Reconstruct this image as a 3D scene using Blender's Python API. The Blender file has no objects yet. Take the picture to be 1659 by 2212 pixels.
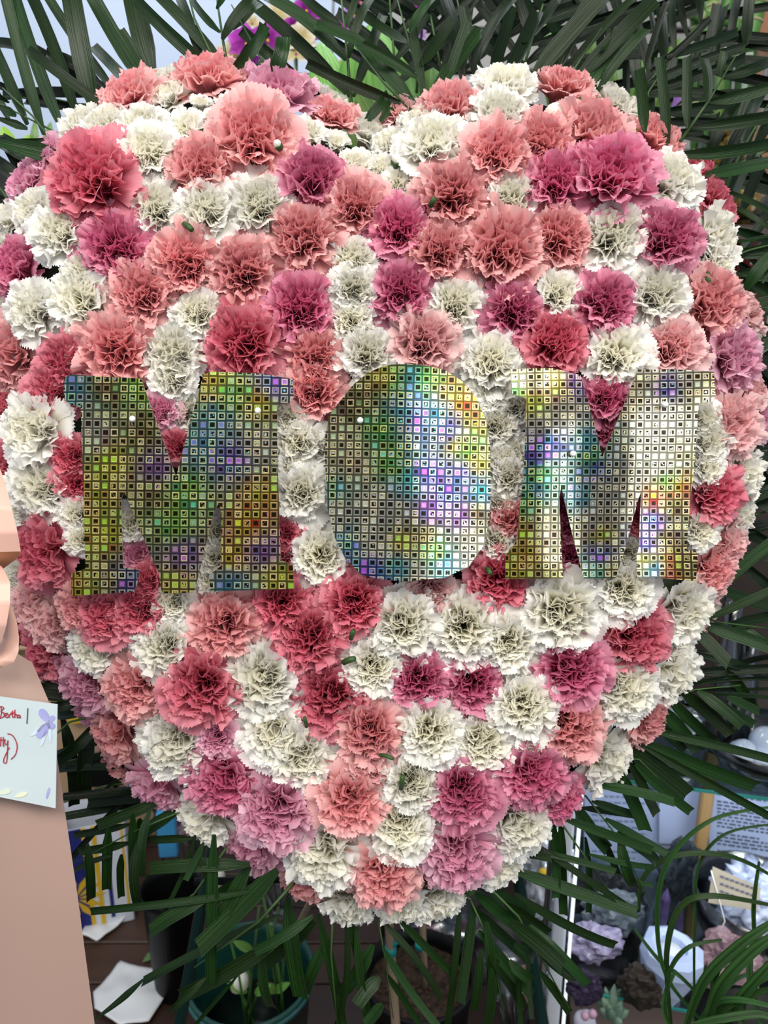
import bpy, bmesh, math, random
from mathutils import Vector, Matrix, Euler, noise

# ------------------------------------------------------------------ camera, world, lights, exposure
SC = bpy.context.scene
COL = SC.collection
IW, IH = 1659, 2212
FPX = 26.0 / 36.0 * IH
cam_d = bpy.data.cameras.new('camera')
cam = bpy.data.objects.new('camera', cam_d)
COL.objects.link(cam)
cam_d.sensor_fit = 'VERTICAL'; cam_d.sensor_height = 36.0; cam_d.lens = 26.0
cam_d.clip_start = 0.02
CAMLOC = Vector((0, 0, 1.32)); CAMROT = Euler((math.radians(75), 0, 0))
cam.location = CAMLOC; cam.rotation_euler = CAMROT
SC.camera = cam
cam_d.dof.use_dof = True; cam_d.dof.focus_distance = 0.60; cam_d.dof.aperture_fstop = 8.0
CM = Matrix.Translation(CAMLOC) @ CAMROT.to_matrix().to_4x4()
CR = CAMROT.to_matrix()

SC.view_settings.view_transform = 'Standard'
SC.view_settings.look = 'None'
SC.view_settings.gamma = 1.0
SC.view_settings.exposure = 0.0
SC.view_settings.use_curve_mapping = False
SC.cycles.use_denoising = True
SC.cycles.max_bounces = 6
SC.cycles.diffuse_bounces = 3
SC.cycles.glossy_bounces = 3
SC.cycles.transmission_bounces = 6
SC.cycles.transparent_max_bounces = 8

world = bpy.data.worlds.new('world'); SC.world = world
world.use_nodes = True
bg = world.node_tree.nodes['Background']
bg.inputs['Color'].default_value = (0.80, 0.86, 1.0, 1)
bg.inputs['Strength'].default_value = 0.26

def area(name, loc, aim, sx, sy, power, col):
    l = bpy.data.lights.new(name, 'AREA'); l.shape = 'RECTANGLE'; l.size = sx; l.size_y = sy
    l.energy = power; l.color = col
    o = bpy.data.objects.new(name, l); COL.objects.link(o)
    o.location = loc
    o.rotation_euler = (Vector(aim) - Vector(loc)).to_track_quat('-Z', 'Y').to_euler()
    return o
# ceiling fluorescents of the shop and its front window behind the photographer
area('ceiling_light', (-0.75, -0.75, 2.75), (-0.15, 0.5, 1.15), 1.5, 0.7, 38, (1.0, 0.97, 0.91))
area('ceiling_light', (0.75, -0.75, 2.75), (0.15, 0.5, 1.15), 1.5, 0.7, 38, (1.0, 0.97, 0.91))
area('ceiling_light', (-0.5, 1.35, 2.75), (-0.6, 1.7, 1.2), 1.2, 0.35, 14, (0.90, 0.95, 1.0))
area('shop_window', (1.2, -2.6, 1.95), (0.1, 0.6, 1.15), 1.3, 1.3, 24, (0.95, 0.98, 1.0))

# ------------------------------------------------------------------ helpers
def lin(h):
    h = h.lstrip('#')
    r = [int(h[i:i + 2], 16) / 255.0 for i in (0, 2, 4)]
    return tuple((c / 12.92 if c <= 0.04045 else ((c + 0.055) / 1.055) ** 2.4) for c in r) + (1.0,)

def P(x, y, d):
    """point on the pixel ray at distance d along the camera axis"""
    return CM @ Vector(((x - IW / 2) / FPX * d, -(y - IH / 2) / FPX * d, -d))
def ray(x, y):
    return CR @ Vector(((x - IW / 2) / FPX, -(y - IH / 2) / FPX, -1))
def PZ(x, y, z):
    r = ray(x, y); return CAMLOC + r * ((z - CAMLOC.z) / r.z)
def PY(x, y, yy):
    r = ray(x, y); return CAMLOC + r * (yy / r.y)
def depth(p):
    return -(CM.inverted() @ p).z
def fl(x, y):
    return PZ(x, y, 0.0)

class NT:
    def __init__(s, name):
        s.m = bpy.data.materials.new(name); s.m.use_nodes = True
        s.t = s.m.node_tree; s.b = s.t.nodes['Principled BSDF']; s.out = s.t.nodes['Material Output']
    def n(s, t, **k):
        o = s.t.nodes.new(t)
        for a, v in k.items():
            setattr(o, a, v)
        return o
    def l(s, a, b):
        s.t.links.new(a, b)
    def v(s, sock, val):
        if hasattr(val, 'default_value') or isinstance(val, bpy.types.NodeSocket):
            s.l(val, sock)
        else:
            sock.default_value = val
    def math(s, op, a, b=0.0, c=None):
        o = s.n('ShaderNodeMath', operation=op)
        s.v(o.inputs[0], a); s.v(o.inputs[1], b)
        if c is not None: s.v(o.inputs[2], c)
        return o.outputs[0]
    def mix(s, f, a, b):
        o = s.n('ShaderNodeMix', data_type='RGBA')
        s.v(o.inputs[0], f); s.v(o.inputs[6], a); s.v(o.inputs[7], b)
        return o.outputs[2]
    def noise(s, vec, scale, detail=2, rough=0.5):
        o = s.n('ShaderNodeTexNoise'); o.inputs['Scale'].default_value = scale
        o.inputs['Detail'].default_value = detail; o.inputs['Roughness'].default_value = rough
        if vec is not None: s.l(vec, o.inputs['Vector'])
        return o.outputs['Fac']
    def coord(s, k='Object'):
        return s.n('ShaderNodeTexCoord').outputs[k]
    def ramp(s, f, stops):
        o = s.n('ShaderNodeValToRGB'); e = o.color_ramp.elements
        while len(e) < len(stops): e.new(0.5)
        for i, (p, c) in enumerate(stops):
            e[i].position = p; e[i].color = lin(c) if isinstance(c, str) else c
        s.v(o.inputs[0], f); return o.outputs[0]

def mat(name, col, rough=0.5, metal=0.0, col2=None, scale=8, spec=0.4, bump=0.0, detail=3, trans=0.0, ior=1.45, coat=0.0):
    t = NT(name); b = t.b
    b.inputs['Roughness'].default_value = rough; b.inputs['Metallic'].default_value = metal
    b.inputs['Specular IOR Level'].default_value = spec
    b.inputs['Transmission Weight'].default_value = trans; b.inputs['IOR'].default_value = ior
    b.inputs['Coat Weight'].default_value = coat
    c = t.coord()
    f = t.noise(c, scale, detail)
    f2 = t.ramp(f, [(0.35, (0, 0, 0, 1)), (0.65, (1, 1, 1, 1))])
    t.l(t.mix(f2, lin(col), lin(col2 or col)), b.inputs['Base Color'])
    if bump:
        bp = t.n('ShaderNodeBump'); bp.inputs['Strength'].default_value = bump; bp.inputs['Distance'].default_value = 0.01
        t.l(f, bp.inputs['Height']); t.l(bp.outputs[0], b.inputs['Normal'])
    return t.m

def mesh(name, verts, faces, m=None, smooth=True, uv=None):
    me = bpy.data.meshes.new(name)
    me.from_pydata([tuple(v) for v in verts], [], faces)
    if uv is not None:
        ul = me.uv_layers.new(name='UVMap')
        for lp in me.loops:
            ul.data[lp.index].uv = uv[lp.vertex_index]
    if smooth:
        me.polygons.foreach_set('use_smooth', [True] * len(me.polygons))
    if m: me.materials.append(m)
    me.update()
    return me
def link(name, me, parent=None, mw=None):
    o = bpy.data.objects.new(name, me); COL.objects.link(o)
    if parent: o.parent = parent
    if mw is not None: o.matrix_local = mw
    return o
def tag(o, label=None, cat=None, group=None, kind=None):
    if label: o['label'] = label
    if cat: o['category'] = cat
    if group: o['group'] = group
    if kind: o['kind'] = kind
    return o
def thing(name, loc, label, cat, group=None, rot=None):
    o = bpy.data.objects.new(name, None); COL.objects.link(o)
    o.empty_display_size = 0.02
    o.matrix_world = Matrix.Translation(loc) @ (rot.to_4x4() if rot is not None else Matrix())
    return tag(o, label, cat, group)

class MB:
    """collects shapes in world (or local) coordinates into one mesh"""
    def __init__(s): s.v = []; s.f = []; s.uv = []
    def add(s, v, f, uv=None):
        k = len(s.v); s.v += [Vector(x) for x in v]; s.f += [tuple(i + k for i in q) for q in f]
        s.uv += uv if uv else [(0, 0)] * len(v)
        return s
    def box(s, c, sz, rz=0.0, bev=0.0):
        hx, hy, hz = [a / 2 for a in sz]
        b = min(bev, hx * .9, hy * .9, hz * .9)
        cr, sr = math.cos(rz), math.sin(rz)
        out = []
        if b <= 0:
            for z in (-hz, hz):
                for x, y in ((-hx, -hy), (hx, -hy), (hx, hy), (-hx, hy)): out.append((x, y, z))
            fs = [(3, 2, 1, 0), (4, 5, 6, 7), (0, 1, 5, 4), (1, 2, 6, 5), (2, 3, 7, 6), (3, 0, 4, 7)]
        else:
            for z, q in ((-hz, b), (-hz + b, 0), (hz - b, 0), (hz, b)):
                for x, y in ((-hx + b, -hy + q), (hx - b, -hy + q), (hx - q, -hy + b), (hx - q, hy - b),
                             (hx - b, hy - q), (-hx + b, hy - q), (-hx + q, hy - b), (-hx + q, -hy + b)):
                    out.append((x, y, z))
            fs = [tuple(range(7, -1, -1)), tuple(range(24, 32))]
            for r in range(3):
                for i in range(8):
                    fs.append((r * 8 + i, r * 8 + (i + 1) % 8, (r + 1) * 8 + (i + 1) % 8, (r + 1) * 8 + i))
        c = Vector(c)
        return s.add([c + Vector((x * cr - y * sr, x * sr + y * cr, z)) for x, y, z in out], fs)
    def tube(s, pts, r, n=8, cap=True):
        pts = [Vector(p) for p in pts]
        rs = r if isinstance(r, (list, tuple)) else [r] * len(pts)
        vs = []; up = None
        for i, p in enumerate(pts):
            t = (pts[min(i + 1, len(pts) - 1)] - pts[max(i - 1, 0)]).normalized()
            if up is None:
                up = t.orthogonal().normalized()
            up = (up - t * up.dot(t)).normalized(); w = t.cross(up)
            for k in range(n):
                a = 2 * math.pi * k / n
                vs.append(p + (up * math.cos(a) + w * math.sin(a)) * rs[i])
        fs = []
        for i in range(len(pts) - 1):
            for k in range(n):
                fs.append((i * n + k, i * n + (k + 1) % n, (i + 1) * n + (k + 1) % n, (i + 1) * n + k))
        if cap:
            fs.append(tuple(range(n - 1, -1, -1))); fs.append(tuple((len(pts) - 1) * n + k for k in range(n)))
        return s.add(vs, fs)
    def lathe(s, c, prof, n=32, wob=None, ax=None):
        c = Vector(c); vs = []; fs = []
        for i, (r, z) in enumerate(prof):
            for k in range(n):
                a = 2 * math.pi * k / n
                q = 1 + (wob(a, z) if wob else 0)
                vv = Vector((r * q * math.cos(a), r * q * math.sin(a), z))
                vs.append(c + (ax @ vv if ax is not None else vv))
        for i in range(len(prof) - 1):
            for k in range(n):
                fs.append((i * n + k, i * n + (k + 1) % n, (i + 1) * n + (k + 1) % n, (i + 1) * n + k))
        if prof[0][0] > 1e-5: fs.append(tuple(range(n - 1, -1, -1)))
        if prof[-1][0] > 1e-5: fs.append(tuple((len(prof) - 1) * n + k for k in range(n)))
        return s.add(vs, fs, [(k / n, 0.4 + 0.6 * i / (len(prof) - 1)) for i in range(len(prof)) for k in range(n)])
    def grid(s, fn, nu, nv):
        vs = []; uv = []; fs = []
        for i in range(nu + 1):
            for j in range(nv + 1):
                vs.append(fn(i / nu, j / nv)); uv.append((j / nv, i / nu))
        w = nv + 1
        for i in range(nu):
            for j in range(nv):
                fs.append((i * w + j, i * w + j + 1, (i + 1) * w + j + 1, (i + 1) * w + j))
        return s.add(vs, fs, uv)
    def blob(s, c, rad, nz=0.15, fr=3.0, seed=0, sub=3, rot=None, flat=None):
        bm = bmesh.new(); bmesh.ops.create_icosphere(bm, subdivisions=sub, radius=1.0)
        c = Vector(c); vs = []
        for v in bm.verts:
            k = 1 + nz * noise.noise(v.co * fr + Vector((seed * 7.1, seed * 3.3, 1.7)))
            if sub >= 4: k += nz * 0.45 * noise.noise(v.co * fr * 2.7 + Vector((seed, 2.2, seed))) + nz * 0.22 * noise.noise(v.co * fr * 7 + Vector((3.1, seed, 1)))
            if flat: k = round(k * flat) / flat * 0.5 + k * 0.5
            q = Vector((v.co.x * rad[0], v.co.y * rad[1], v.co.z * rad[2])) * k
            vs.append(c + (rot @ q if rot is not None else q))
        fs = [tuple(v.index for v in f.verts) for f in bm.faces]
        bm.free()
        return s.add(vs, fs)
    def poly(s, pts, th=0.0, nrm=None):
        pts = [Vector(p) for p in pts]; n = len(pts)
        if th == 0: return s.add(pts, [tuple(range(n))])
        if nrm is None:
            nrm = (pts[1] - pts[0]).cross(pts[2] - pts[1]).normalized()
        fs = [tuple(range(n)), tuple(range(2 * n - 1, n - 1, -1))]
        for i in range(n): fs.append((i, n + i, n + (i + 1) % n, (i + 1) % n))
        return s.add(pts + [p - nrm * th for p in pts], fs)
    def build(s, name, m, parent=None, smooth=True, local=True):
        """world coordinates are brought into the parent's frame"""
        vs = s.v
        if parent is not None and local:
            root = parent; inv = parent.matrix_world.inverted() if parent.parent is None else (parent.parent.matrix_world @ parent.matrix_local).inverted()
            vs = [inv @ v for v in vs]
            off = Vector((0, 0, 0))
        else:
            lo = [min(v[i] for v in vs) for i in range(3)]; hi = [max(v[i] for v in vs) for i in range(3)]
            off = Vector(((lo[0] + hi[0]) / 2, (lo[1] + hi[1]) / 2, lo[2]))
            vs = [v - off for v in vs]
        o = link(name, mesh(name, vs, s.f, m, smooth, s.uv), parent)
        if parent is None: o.location = off
        return o

rnd = random.Random(7)

# ------------------------------------------------------------------ materials
def petal_mat(name, core, mid, edge, transl=0.22):
    t = NT(name); b = t.b
    uvn = t.n('ShaderNodeUVMap'); sep = t.n('ShaderNodeSeparateXYZ'); t.l(uvn.outputs[0], sep.inputs[0])
    u = sep.outputs['Y']
    oi = t.n('ShaderNodeObjectInfo')
    base = t.ramp(u, [(0.25, core), (0.68, mid), (0.97, edge)])
    # fine radiating veins of the petal
    mp = t.n('ShaderNodeMapping'); mp.inputs['Scale'].default_value = (9, 0.8, 1); t.l(uvn.outputs[0], mp.inputs[0])
    ve = t.noise(mp.outputs[0], 3.0, 2)
    hs = t.n('ShaderNodeHueSaturation')
    t.l(base, hs.inputs['Color'])
    t.l(t.math('MULTIPLY_ADD', oi.outputs['Random'], 0.16, 0.92), hs.inputs['Value'])
    t.l(t.math('MULTIPLY_ADD', ve, 0.3, 0.85), hs.inputs['Saturation'])
    t.l(hs.outputs[0], b.inputs['Base Color'])
    b.inputs['Roughness'].default_value = 0.62; b.inputs['Specular IOR Level'].default_value = 0.18
    bp = t.n('ShaderNodeBump'); bp.inputs['Strength'].default_value = 0.25; bp.inputs['Distance'].default_value = 0.002
    t.l(ve, bp.inputs['Height']); t.l(bp.outputs[0], b.inputs['Normal'])
    tr = t.n('ShaderNodeBsdfTranslucent'); t.l(hs.outputs[0], tr.inputs['Color'])
    ms = t.n('ShaderNodeMixShader'); ms.inputs[0].default_value = transl
    t.l(b.outputs[0], ms.inputs[1]); t.l(tr.outputs[0], ms.inputs[2]); t.l(ms.outputs[0], t.out.inputs[0])
    return t.m
PM = {
    'W': petal_mat('white_petal', '#f6f0cc', '#faf7ea', '#fcfbf7', 0.42),
    'S': petal_mat('salmon_petal', '#e98d94', '#f1abad', '#f7c8c5', 0.42),
    'L': petal_mat('pale_pink_petal', '#f0acb0', '#f5c4c4', '#f9dad7', 0.42),
    'R': petal_mat('rose_petal', '#d2566e', '#e0768a', '#eb9ca8', 0.42),
    'M': petal_mat('magenta_petal', '#cf5582', '#dd789c', '#eba6bc', 0.42),
    'K': petal_mat('mauve_pink_petal', '#e38bb0', '#edaac4', '#f5c9d8', 0.42),
}
CNAME = {'W': 'white', 'S': 'salmon pink', 'L': 'pale pink', 'R': 'deep rose', 'M': 'magenta pink', 'K': 'mauve pink'}

def leaf_mat(name, c1, c2, rough=0.3, stripes=26):
    t = NT(name); b = t.b
    uvn = t.n('ShaderNodeUVMap'); sep = t.n('ShaderNodeSeparateXYZ'); t.l(uvn.outputs[0], sep.inputs[0])
    oi = t.n('ShaderNodeObjectInfo')
    mp = t.n('ShaderNodeMapping'); mp.inputs['Scale'].default_value = (stripes, 0.35, 1); t.l(uvn.outputs[0], mp.inputs[0])
    adn = t.n('ShaderNodeVectorMath', operation='ADD'); t.l(mp.outputs[0], adn.inputs[0]); t.l(oi.outputs['Random'], adn.inputs[1])
    st = t.noise(adn.outputs[0], 1.0, 2)
    col = t.mix(t.ramp(st, [(0.35, (0, 0, 0, 1)), (0.65, (1, 1, 1, 1))]), lin(c1), lin(c2))
    hs = t.n('ShaderNodeHueSaturation'); t.l(col, hs.inputs['Color'])
    t.l(t.math('MULTIPLY_ADD', oi.outputs['Random'], 0.7, 0.65), hs.inputs['Value'])
    t.l(t.math('MULTIPLY_ADD', oi.outputs['Random'], 0.03, 0.485), hs.inputs['Hue'])
    t.l(hs.outputs[0], b.inputs['Base Color'])
    b.inputs['Roughness'].default_value = rough; b.inputs['Specular IOR Level'].default_value = 0.27
    bp = t.n('ShaderNodeBump'); bp.inputs['Strength'].default_value = 0.5; bp.inputs['Distance'].default_value = 0.002
    t.l(st, bp.inputs['Height']); t.l(bp.outputs[0], b.inputs['Normal'])
    return t.m
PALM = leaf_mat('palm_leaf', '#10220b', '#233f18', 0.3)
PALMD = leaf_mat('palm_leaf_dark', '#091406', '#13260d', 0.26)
GRASS = leaf_mat('grass_leaf', '#1c3614', '#36582a', 0.4, 8)
LIME = leaf_mat('lime_leaf', '#6f9a28', '#9cc038', 0.45, 10)
BROAD = leaf_mat('broad_leaf', '#55803a', '#7ba552', 0.35, 16)
STEM = mat('stem_green', '#2c4420', 0.45, col2='#3e5c2c', scale=30)
FOAM = mat('foam_green', '#1f2a1c', 0.9, col2='#2c3a26', scale=60, bump=0.3)
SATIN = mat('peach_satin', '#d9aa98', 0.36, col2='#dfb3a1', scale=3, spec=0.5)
SATIN_SHADED = mat('peach_satin_shaded', '#a4887c', 0.5, col2='#a98d81', scale=3, spec=0.35)  # same satin darkened; shade on the hanging tail is put into its colour
CARDM = mat('card_paper', '#b8c5c8', 0.7, col2='#c0ccce', scale=12)
REDINK = mat('red_ink', '#a02838', 0.6, col2='#b33040')
GREYINK = mat('grey_ink', '#4a4a5e', 0.6)
LILAC = mat('lilac_print', '#8f90c4', 0.7, col2='#a9aad6', scale=40)
PALEBLUE = mat('pale_blue_print', '#bccbdc', 0.7, col2='#c9d6e2', scale=40)
PINW = mat('pin_white', '#f2f2ee', 0.25, spec=0.6)
STEEL = mat('steel', '#b8b8b8', 0.25, 1.0)
WALLM = mat('wall_paint', '#aab7cc', 0.75, col2='#b3bfd2', scale=2, bump=0.05)
SLATM = mat('slatwall', '#8f8e8c', 0.6, col2='#9a9896', scale=3)
GROOVE = mat('slat_groove', '#1c1a1a', 0.8)
WOODD = None
def wood_mat(name, c1, c2, rough=0.45, scale=(1.5, 22, 22)):
    t = NT(name); c = t.coord()
    mp = t.n('ShaderNodeMapping'); mp.inputs['Scale'].default_value = scale; t.l(c, mp.inputs[0])
    f = t.noise(mp.outputs[0], 2.0, 5, 0.6)
    oi = t.n('ShaderNodeObjectInfo')
    hs = t.n('ShaderNodeHueSaturation'); t.l(t.mix(f, lin(c1), lin(c2)), hs.inputs['Color'])
    t.l(t.math('MULTIPLY_ADD', oi.outputs['Random'], 0.6, 0.7), hs.inputs['Value'])
    t.l(hs.outputs[0], t.b.inputs['Base Color']); t.b.inputs['Roughness'].default_value = rough
    bp = t.n('ShaderNodeBump'); bp.inputs['Strength'].default_value = 0.2; bp.inputs['Distance'].default_value = 0.004
    t.l(f, bp.inputs['Height']); t.l(bp.outputs[0], t.b.inputs['Normal'])
    return t.m
FLOORM = wood_mat('floor_wood', '#2a1b14', '#4a3226')
PINE = wood_mat('pine_wood', '#a8834f', '#c6a06a', 0.5, (20, 20, 1.5))
BROWNW = wood_mat('brown_wood', '#7d4c26', '#a3683a', 0.5, (20, 20, 1.2))
DARKW = wood_mat('dark_panel_wood', '#2c211c', '#40322a', 0.5, (3, 20, 20))
STICK = wood_mat('stick_wood', '#8f7a62', '#b09a80', 0.6, (40, 40, 3))
KRAFT = mat('cardboard', '#b39472', 0.8, col2='#be9f7d', scale=6)
PAPER = mat('white_paper', '#d6d8d8', 0.8, col2='#e4e5e5', scale=5)
GREENP = mat('green_plastic', '#163c36', 0.3, col2='#1b4840', spec=0.5)
BLACKP = mat('black_plastic', '#08090a', 0.5, col2='#0d0e0f', spec=0.25)
EASELM = mat('easel_metal', '#16302c', 0.35, 0.3, col2='#1c3a35')
SOIL = mat('potting_soil', '#241a14', 0.95, col2='#4a382b', scale=90, bump=1.0, detail=6)
TEALTAPE = mat('teal_tape', '#178a86', 0.4)
GLASS = mat('clear_glass', '#f2f8f6', 0.03, trans=1.0, ior=1.42)
def sheet_glass(name, col, rough=0.05, alpha=0.8):
    t = NT(name)
    tb = t.n('ShaderNodeBsdfTransparent'); tb.inputs[0].default_value = lin(col)
    gl = t.n('ShaderNodeBsdfGlossy'); gl.inputs['Roughness'].default_value = rough
    fr = t.n('ShaderNodeFresnel'); fr.inputs[0].default_value = 1.5
    ms = t.n('ShaderNodeMixShader')
    t.l(t.math('MULTIPLY_ADD', fr.outputs[0], 0.9, 1 - alpha), ms.inputs[0])
    t.l(tb.outputs[0], ms.inputs[1]); t.l(gl.outputs[0], ms.inputs[2]); t.l(ms.outputs[0], t.out.inputs[0])
    return t.m
PANEG = sheet_glass('pane_glass', '#e4efee', 0.02, 1.0)
PLASTIC = sheet_glass('clear_plastic', '#e9eef4', 0.18, 0.86)
EDGEG = mat('glass_edge', '#2c7f78', 0.15, col2='#3a938a', spec=0.6)
ACRYL = mat('bright_acrylic', '#e6ebf0', 0.12, 0.0, col2='#cfd6e0', spec=0.8, coat=0.6)
CHROME = mat('chrome', '#c9ced6', 0.15, 1.0)
GOLDF = mat('gold_filling', '#8f6c2a', 0.35, 0.3, col2='#c29a4c', scale=40, bump=0.5)
DARKRED = mat('dark_red_glass', '#3a0f0c', 0.12, col2='#5a1c12', scale=25, spec=0.7)
BAMBOO = mat('bamboo_green', '#7f9a4a', 0.4, col2='#5f8438', scale=14)
BAMBOOD = mat('bamboo_dark', '#37602a', 0.4, col2='#4d7a34', scale=10)
BAMNODE = mat('bamboo_node', '#8c8a68', 0.6)
ORCHP = petal_mat('orchid_purple', '#8a1f86', '#b23fb0', '#c76ac6', 0.3)
ORCHW = petal_mat('orchid_cream', '#d8c890', '#e9e2cf', '#efeae0', 0.3)
ORCHL = petal_mat('orchid_lilac', '#7d3f9a', '#b084cf', '#c7a4de', 0.3)
YEL = mat('yellow_print', '#d2a81c', 0.6, col2='#dcb430')
BLUE = mat('blue_print', '#1b2266', 0.6, col2='#232c78')
CYAN = mat('sky_blue_print', '#3f93c4', 0.5)
WHITEG = mat('white_gloss_card', '#d5d9e2', 0.5)
ROCKD = mat('dark_rock', '#1b2026', 0.6, col2='#3a434b', scale=26, bump=0.6, detail=6)
ROCKE = mat('black_rock_rim', '#0c0e12', 0.6, col2='#171a20', scale=30, bump=0.5)
AGATE = mat('grey_crystal', '#4a545c', 0.3, col2='#6b767e', scale=40, bump=0.6, detail=6)
AMETH = mat('amethyst', '#463c60', 0.25, col2='#675a86', scale=30, spec=0.6)
AMETHL = mat('amethyst_pale', '#8d84a8', 0.3, col2='#b4aec8', scale=60, bump=0.6)
ROSEQ = mat('rose_quartz', '#735a60', 0.4, col2='#977b80', scale=30, bump=0.5)
ONYX = mat('white_selenite', '#aebfe0', 0.5, col2='#c2cfea', scale=6)
TAGP = mat('kraft_tag', '#9c9380', 0.7, col2='#a89f8c', scale=20)
INK = mat('print_ink', '#56586c', 0.8)
INKL = mat('print_ink_light', '#77809c', 0.8)
SHEETP = mat('shadowed_sheet', '#a5b1cf', 0.8, col2='#aeb9d4', scale=3)  # white paper tinted dim blue; the shade is put into its colour
SUCC = mat('succulent', '#5c7a66', 0.5, col2='#8fa690', scale=20)
FIGW = mat('figurine_white', '#c9c6d6', 0.4)
FIGP = mat('figurine_pink', '#c49cb0', 0.4)
WHITEROSE = petal_mat('white_rose', '#dcd8a0', '#ebe8cf', '#efeee2', 0.25)
PINKB = petal_mat('bouquet_pink', '#c23a72', '#d8709a', '#e8a4bd', 0.25)
MAGB = petal_mat('bouquet_magenta', '#8f1440', '#b8205a', '#d05a88', 0.25)

# ------------------------------------------------------------------ the room
fb = MB()
fb.box((0.1, 0.9, -0.03), (4.4, 3.6, 0.06))
floor = tag(fb.build('floor', mat('subfloor', '#120c09', 0.9), smooth=False), kind='structure')
k = 0
for iy in range(17):
    y0 = 0.55 + iy * 0.10
    x0 = -1.55 + (iy * 0.37) % 0.9 - 0.9
    while x0 < 1.0:
        b = MB().box((x0 + 0.45, y0, 0.004), (0.896, 0.096, 0.012), 0, 0.002)
        o = b.build('plank', FLOORM, smooth=False)
        mw = o.matrix_world.copy(); loc = o.location.copy()
        o.parent = floor; o.location = loc - floor.location
        x0 += 0.90
WY = 2.05
wb = MB(); wb.box((0.1, WY + 0.05, 1.35), (4.4, 0.1, 2.7))
wall = tag(wb.build('wall_back', WALLM, smooth=False), kind='structure')
# slatwall boards on the right half of the back wall, dark grooves between
g = MB().box((1.05, WY - 0.006, 1.35), (2.1, 0.01, 2.7)).build('slat_backing', GROOVE, smooth=False)
g.parent = wall; g.location = g.location - wall.location
for i in range(30):
    b = MB().box((1.05, WY - 0.018, 0.045 + i * 0.09), (2.1, 0.02, 0.078), 0, 0.003).build('slat', SLATM, smooth=False)
    b.parent = wall; b.location = b.location - wall.location
tag(MB().box((2.25, 0.9, 1.35), (0.1, 3.6, 2.7)).build('wall_right', WALLM, smooth=False), kind='structure')
tag(MB().box((-2.05, 0.9, 1.35), (0.1, 3.6, 2.7)).build('wall_left', WALLM, smooth=False), kind='structure')

# ------------------------------------------------------------------ carnations
def petal_pts(L, W, th0, th1, p, amp, freq, rg, nu=8, nv=28, teeth=0.07, twist=0.0, r0=0.03, z0=-0.52, fold=0.0):
    ph, ph2 = rg.uniform(0, 6.28), rg.uniform(0, 6.28)
    tz = [rg.uniform(-1, 1) * teeth * 0.7 + (teeth * 0.6 if j % 2 else -teeth * 0.6) for j in range(nv + 1)]
    low = [rg.uniform(-0.5, 0.5) for _ in range(3)]
    # centre line
    cl = []; x, z = r0, z0; N = 40
    for i in range(N + 1):
        u = i / N; a = th0 + (th1 - th0) * u ** p
        cl.append((x, z, a)); x += math.sin(a) * L / N; z += math.cos(a) * L / N
    verts, uvs = [], []
    for i in range(nu + 1):
        u = i / nu
        for j in range(nv + 1):
            v = -1 + 2 * j / nv
            uu = u * (1 - 0.16 * v * v * u)
            ext = tz[j] * max(0, (u - 0.72) / 0.28) if u > 0.7 else 0
            uu = uu + ext + 0.04 * u * math.sin(2.3 * v + ph2)
            q = min(max(uu, 0), 1.0) * N; k0 = min(int(q), N - 1); f = q - k0
            cx = cl[k0][0] * (1 - f) + cl[k0 + 1][0] * f
            cz = cl[k0][1] * (1 - f) + cl[k0 + 1][1] * f
            a = cl[k0][2] * (1 - f) + cl[k0 + 1][2] * f
            if uu > 1: cx += math.sin(a) * (uu - 1) * L; cz += math.cos(a) * (uu - 1) * L
            w = W * (0.12 + 0.88 * (u ** 1.15))
            d = amp * u ** 2.0 * (math.sin(freq * v + ph) + 0.35 * u * math.sin(1.9 * freq * v + ph2)) + fold * u * abs(v) + low[0] * 0.12 * u * u * v
            yy = v * w * (1 - 0.12 * abs(fold) * 4)
            P3 = Vector((cx - math.cos(a) * d, yy, cz + math.sin(a) * d))
            if twist:
                c, s = math.cos(twist * u ** 0.6), math.sin(twist * u ** 0.6)
                dx, dy = P3.x - cx, P3.y
                P3.x, P3.y = cx + dx * c - dy * s, dx * s + dy * c
            verts.append(P3); uvs.append((j / nv, u))
    fs = []; w_ = nv + 1
    for i in range(nu):
        for j in range(nv):
            fs.append((i * w_ + j, i * w_ + j + 1, (i + 1) * w_ + j + 1, (i + 1) * w_ + j))
    return verts, fs, uvs

R_ = math.radians
OUT, MIDP, INN, MINI = {}, {}, {}, {}
NO, NM, NI = 8, 8, 9
rg = random.Random(11)
tpl_o = [petal_pts(1.36, 0.62, R_(8), R_(rg.uniform(92, 112)), 0.75, 0.05, rg.uniform(4.6, 7.4), rg, teeth=0.03) for _ in range(NO)]
tpl_m = [petal_pts(1.32, 0.54, R_(6), R_(rg.uniform(58, 80)), 0.8, 0.085, rg.uniform(5.2, 8.0), rg, teeth=0.026, twist=rg.uniform(-0.35, 0.35)) for _ in range(NM)]
def inner(rg, n, tmin, tmax, ln0, ln1, wd):
    b = MB()
    for i in range(n):
        q = (i + 0.5) / n
        th = R_(tmin + (tmax - tmin) * q ** 0.8 + rg.uniform(-7, 7))
        L = ln0 + (ln1 - ln0) * q + rg.uniform(-0.15, 0.05)
        v, f, uv = petal_pts(L, wd * rg.uniform(0.8, 1.15), R_(2), th, 0.9, rg.uniform(0.09, 0.15), rg.uniform(5.0, 8.4), rg,
                             nu=8, nv=26, teeth=0.022, twist=rg.uniform(-1.1, 1.1), r0=0.03 + 0.20 * q, fold=rg.uniform(-0.10, 0.10))
        a = i * 2.39996 + rg.uniform(-0.25, 0.25); c, s = math.cos(a), math.sin(a)
        b.add([Vector((p.x * c - p.y * s, p.x * s + p.y * c, p.z)) for p in v], f, [(x, y * (0.66 + 0.3 * q)) for x, y in uv])
    return b
tpl_i = [inner(rg, 36, 3, 56, 1.16, 1.22, 0.46) for _ in range(NI)]
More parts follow.
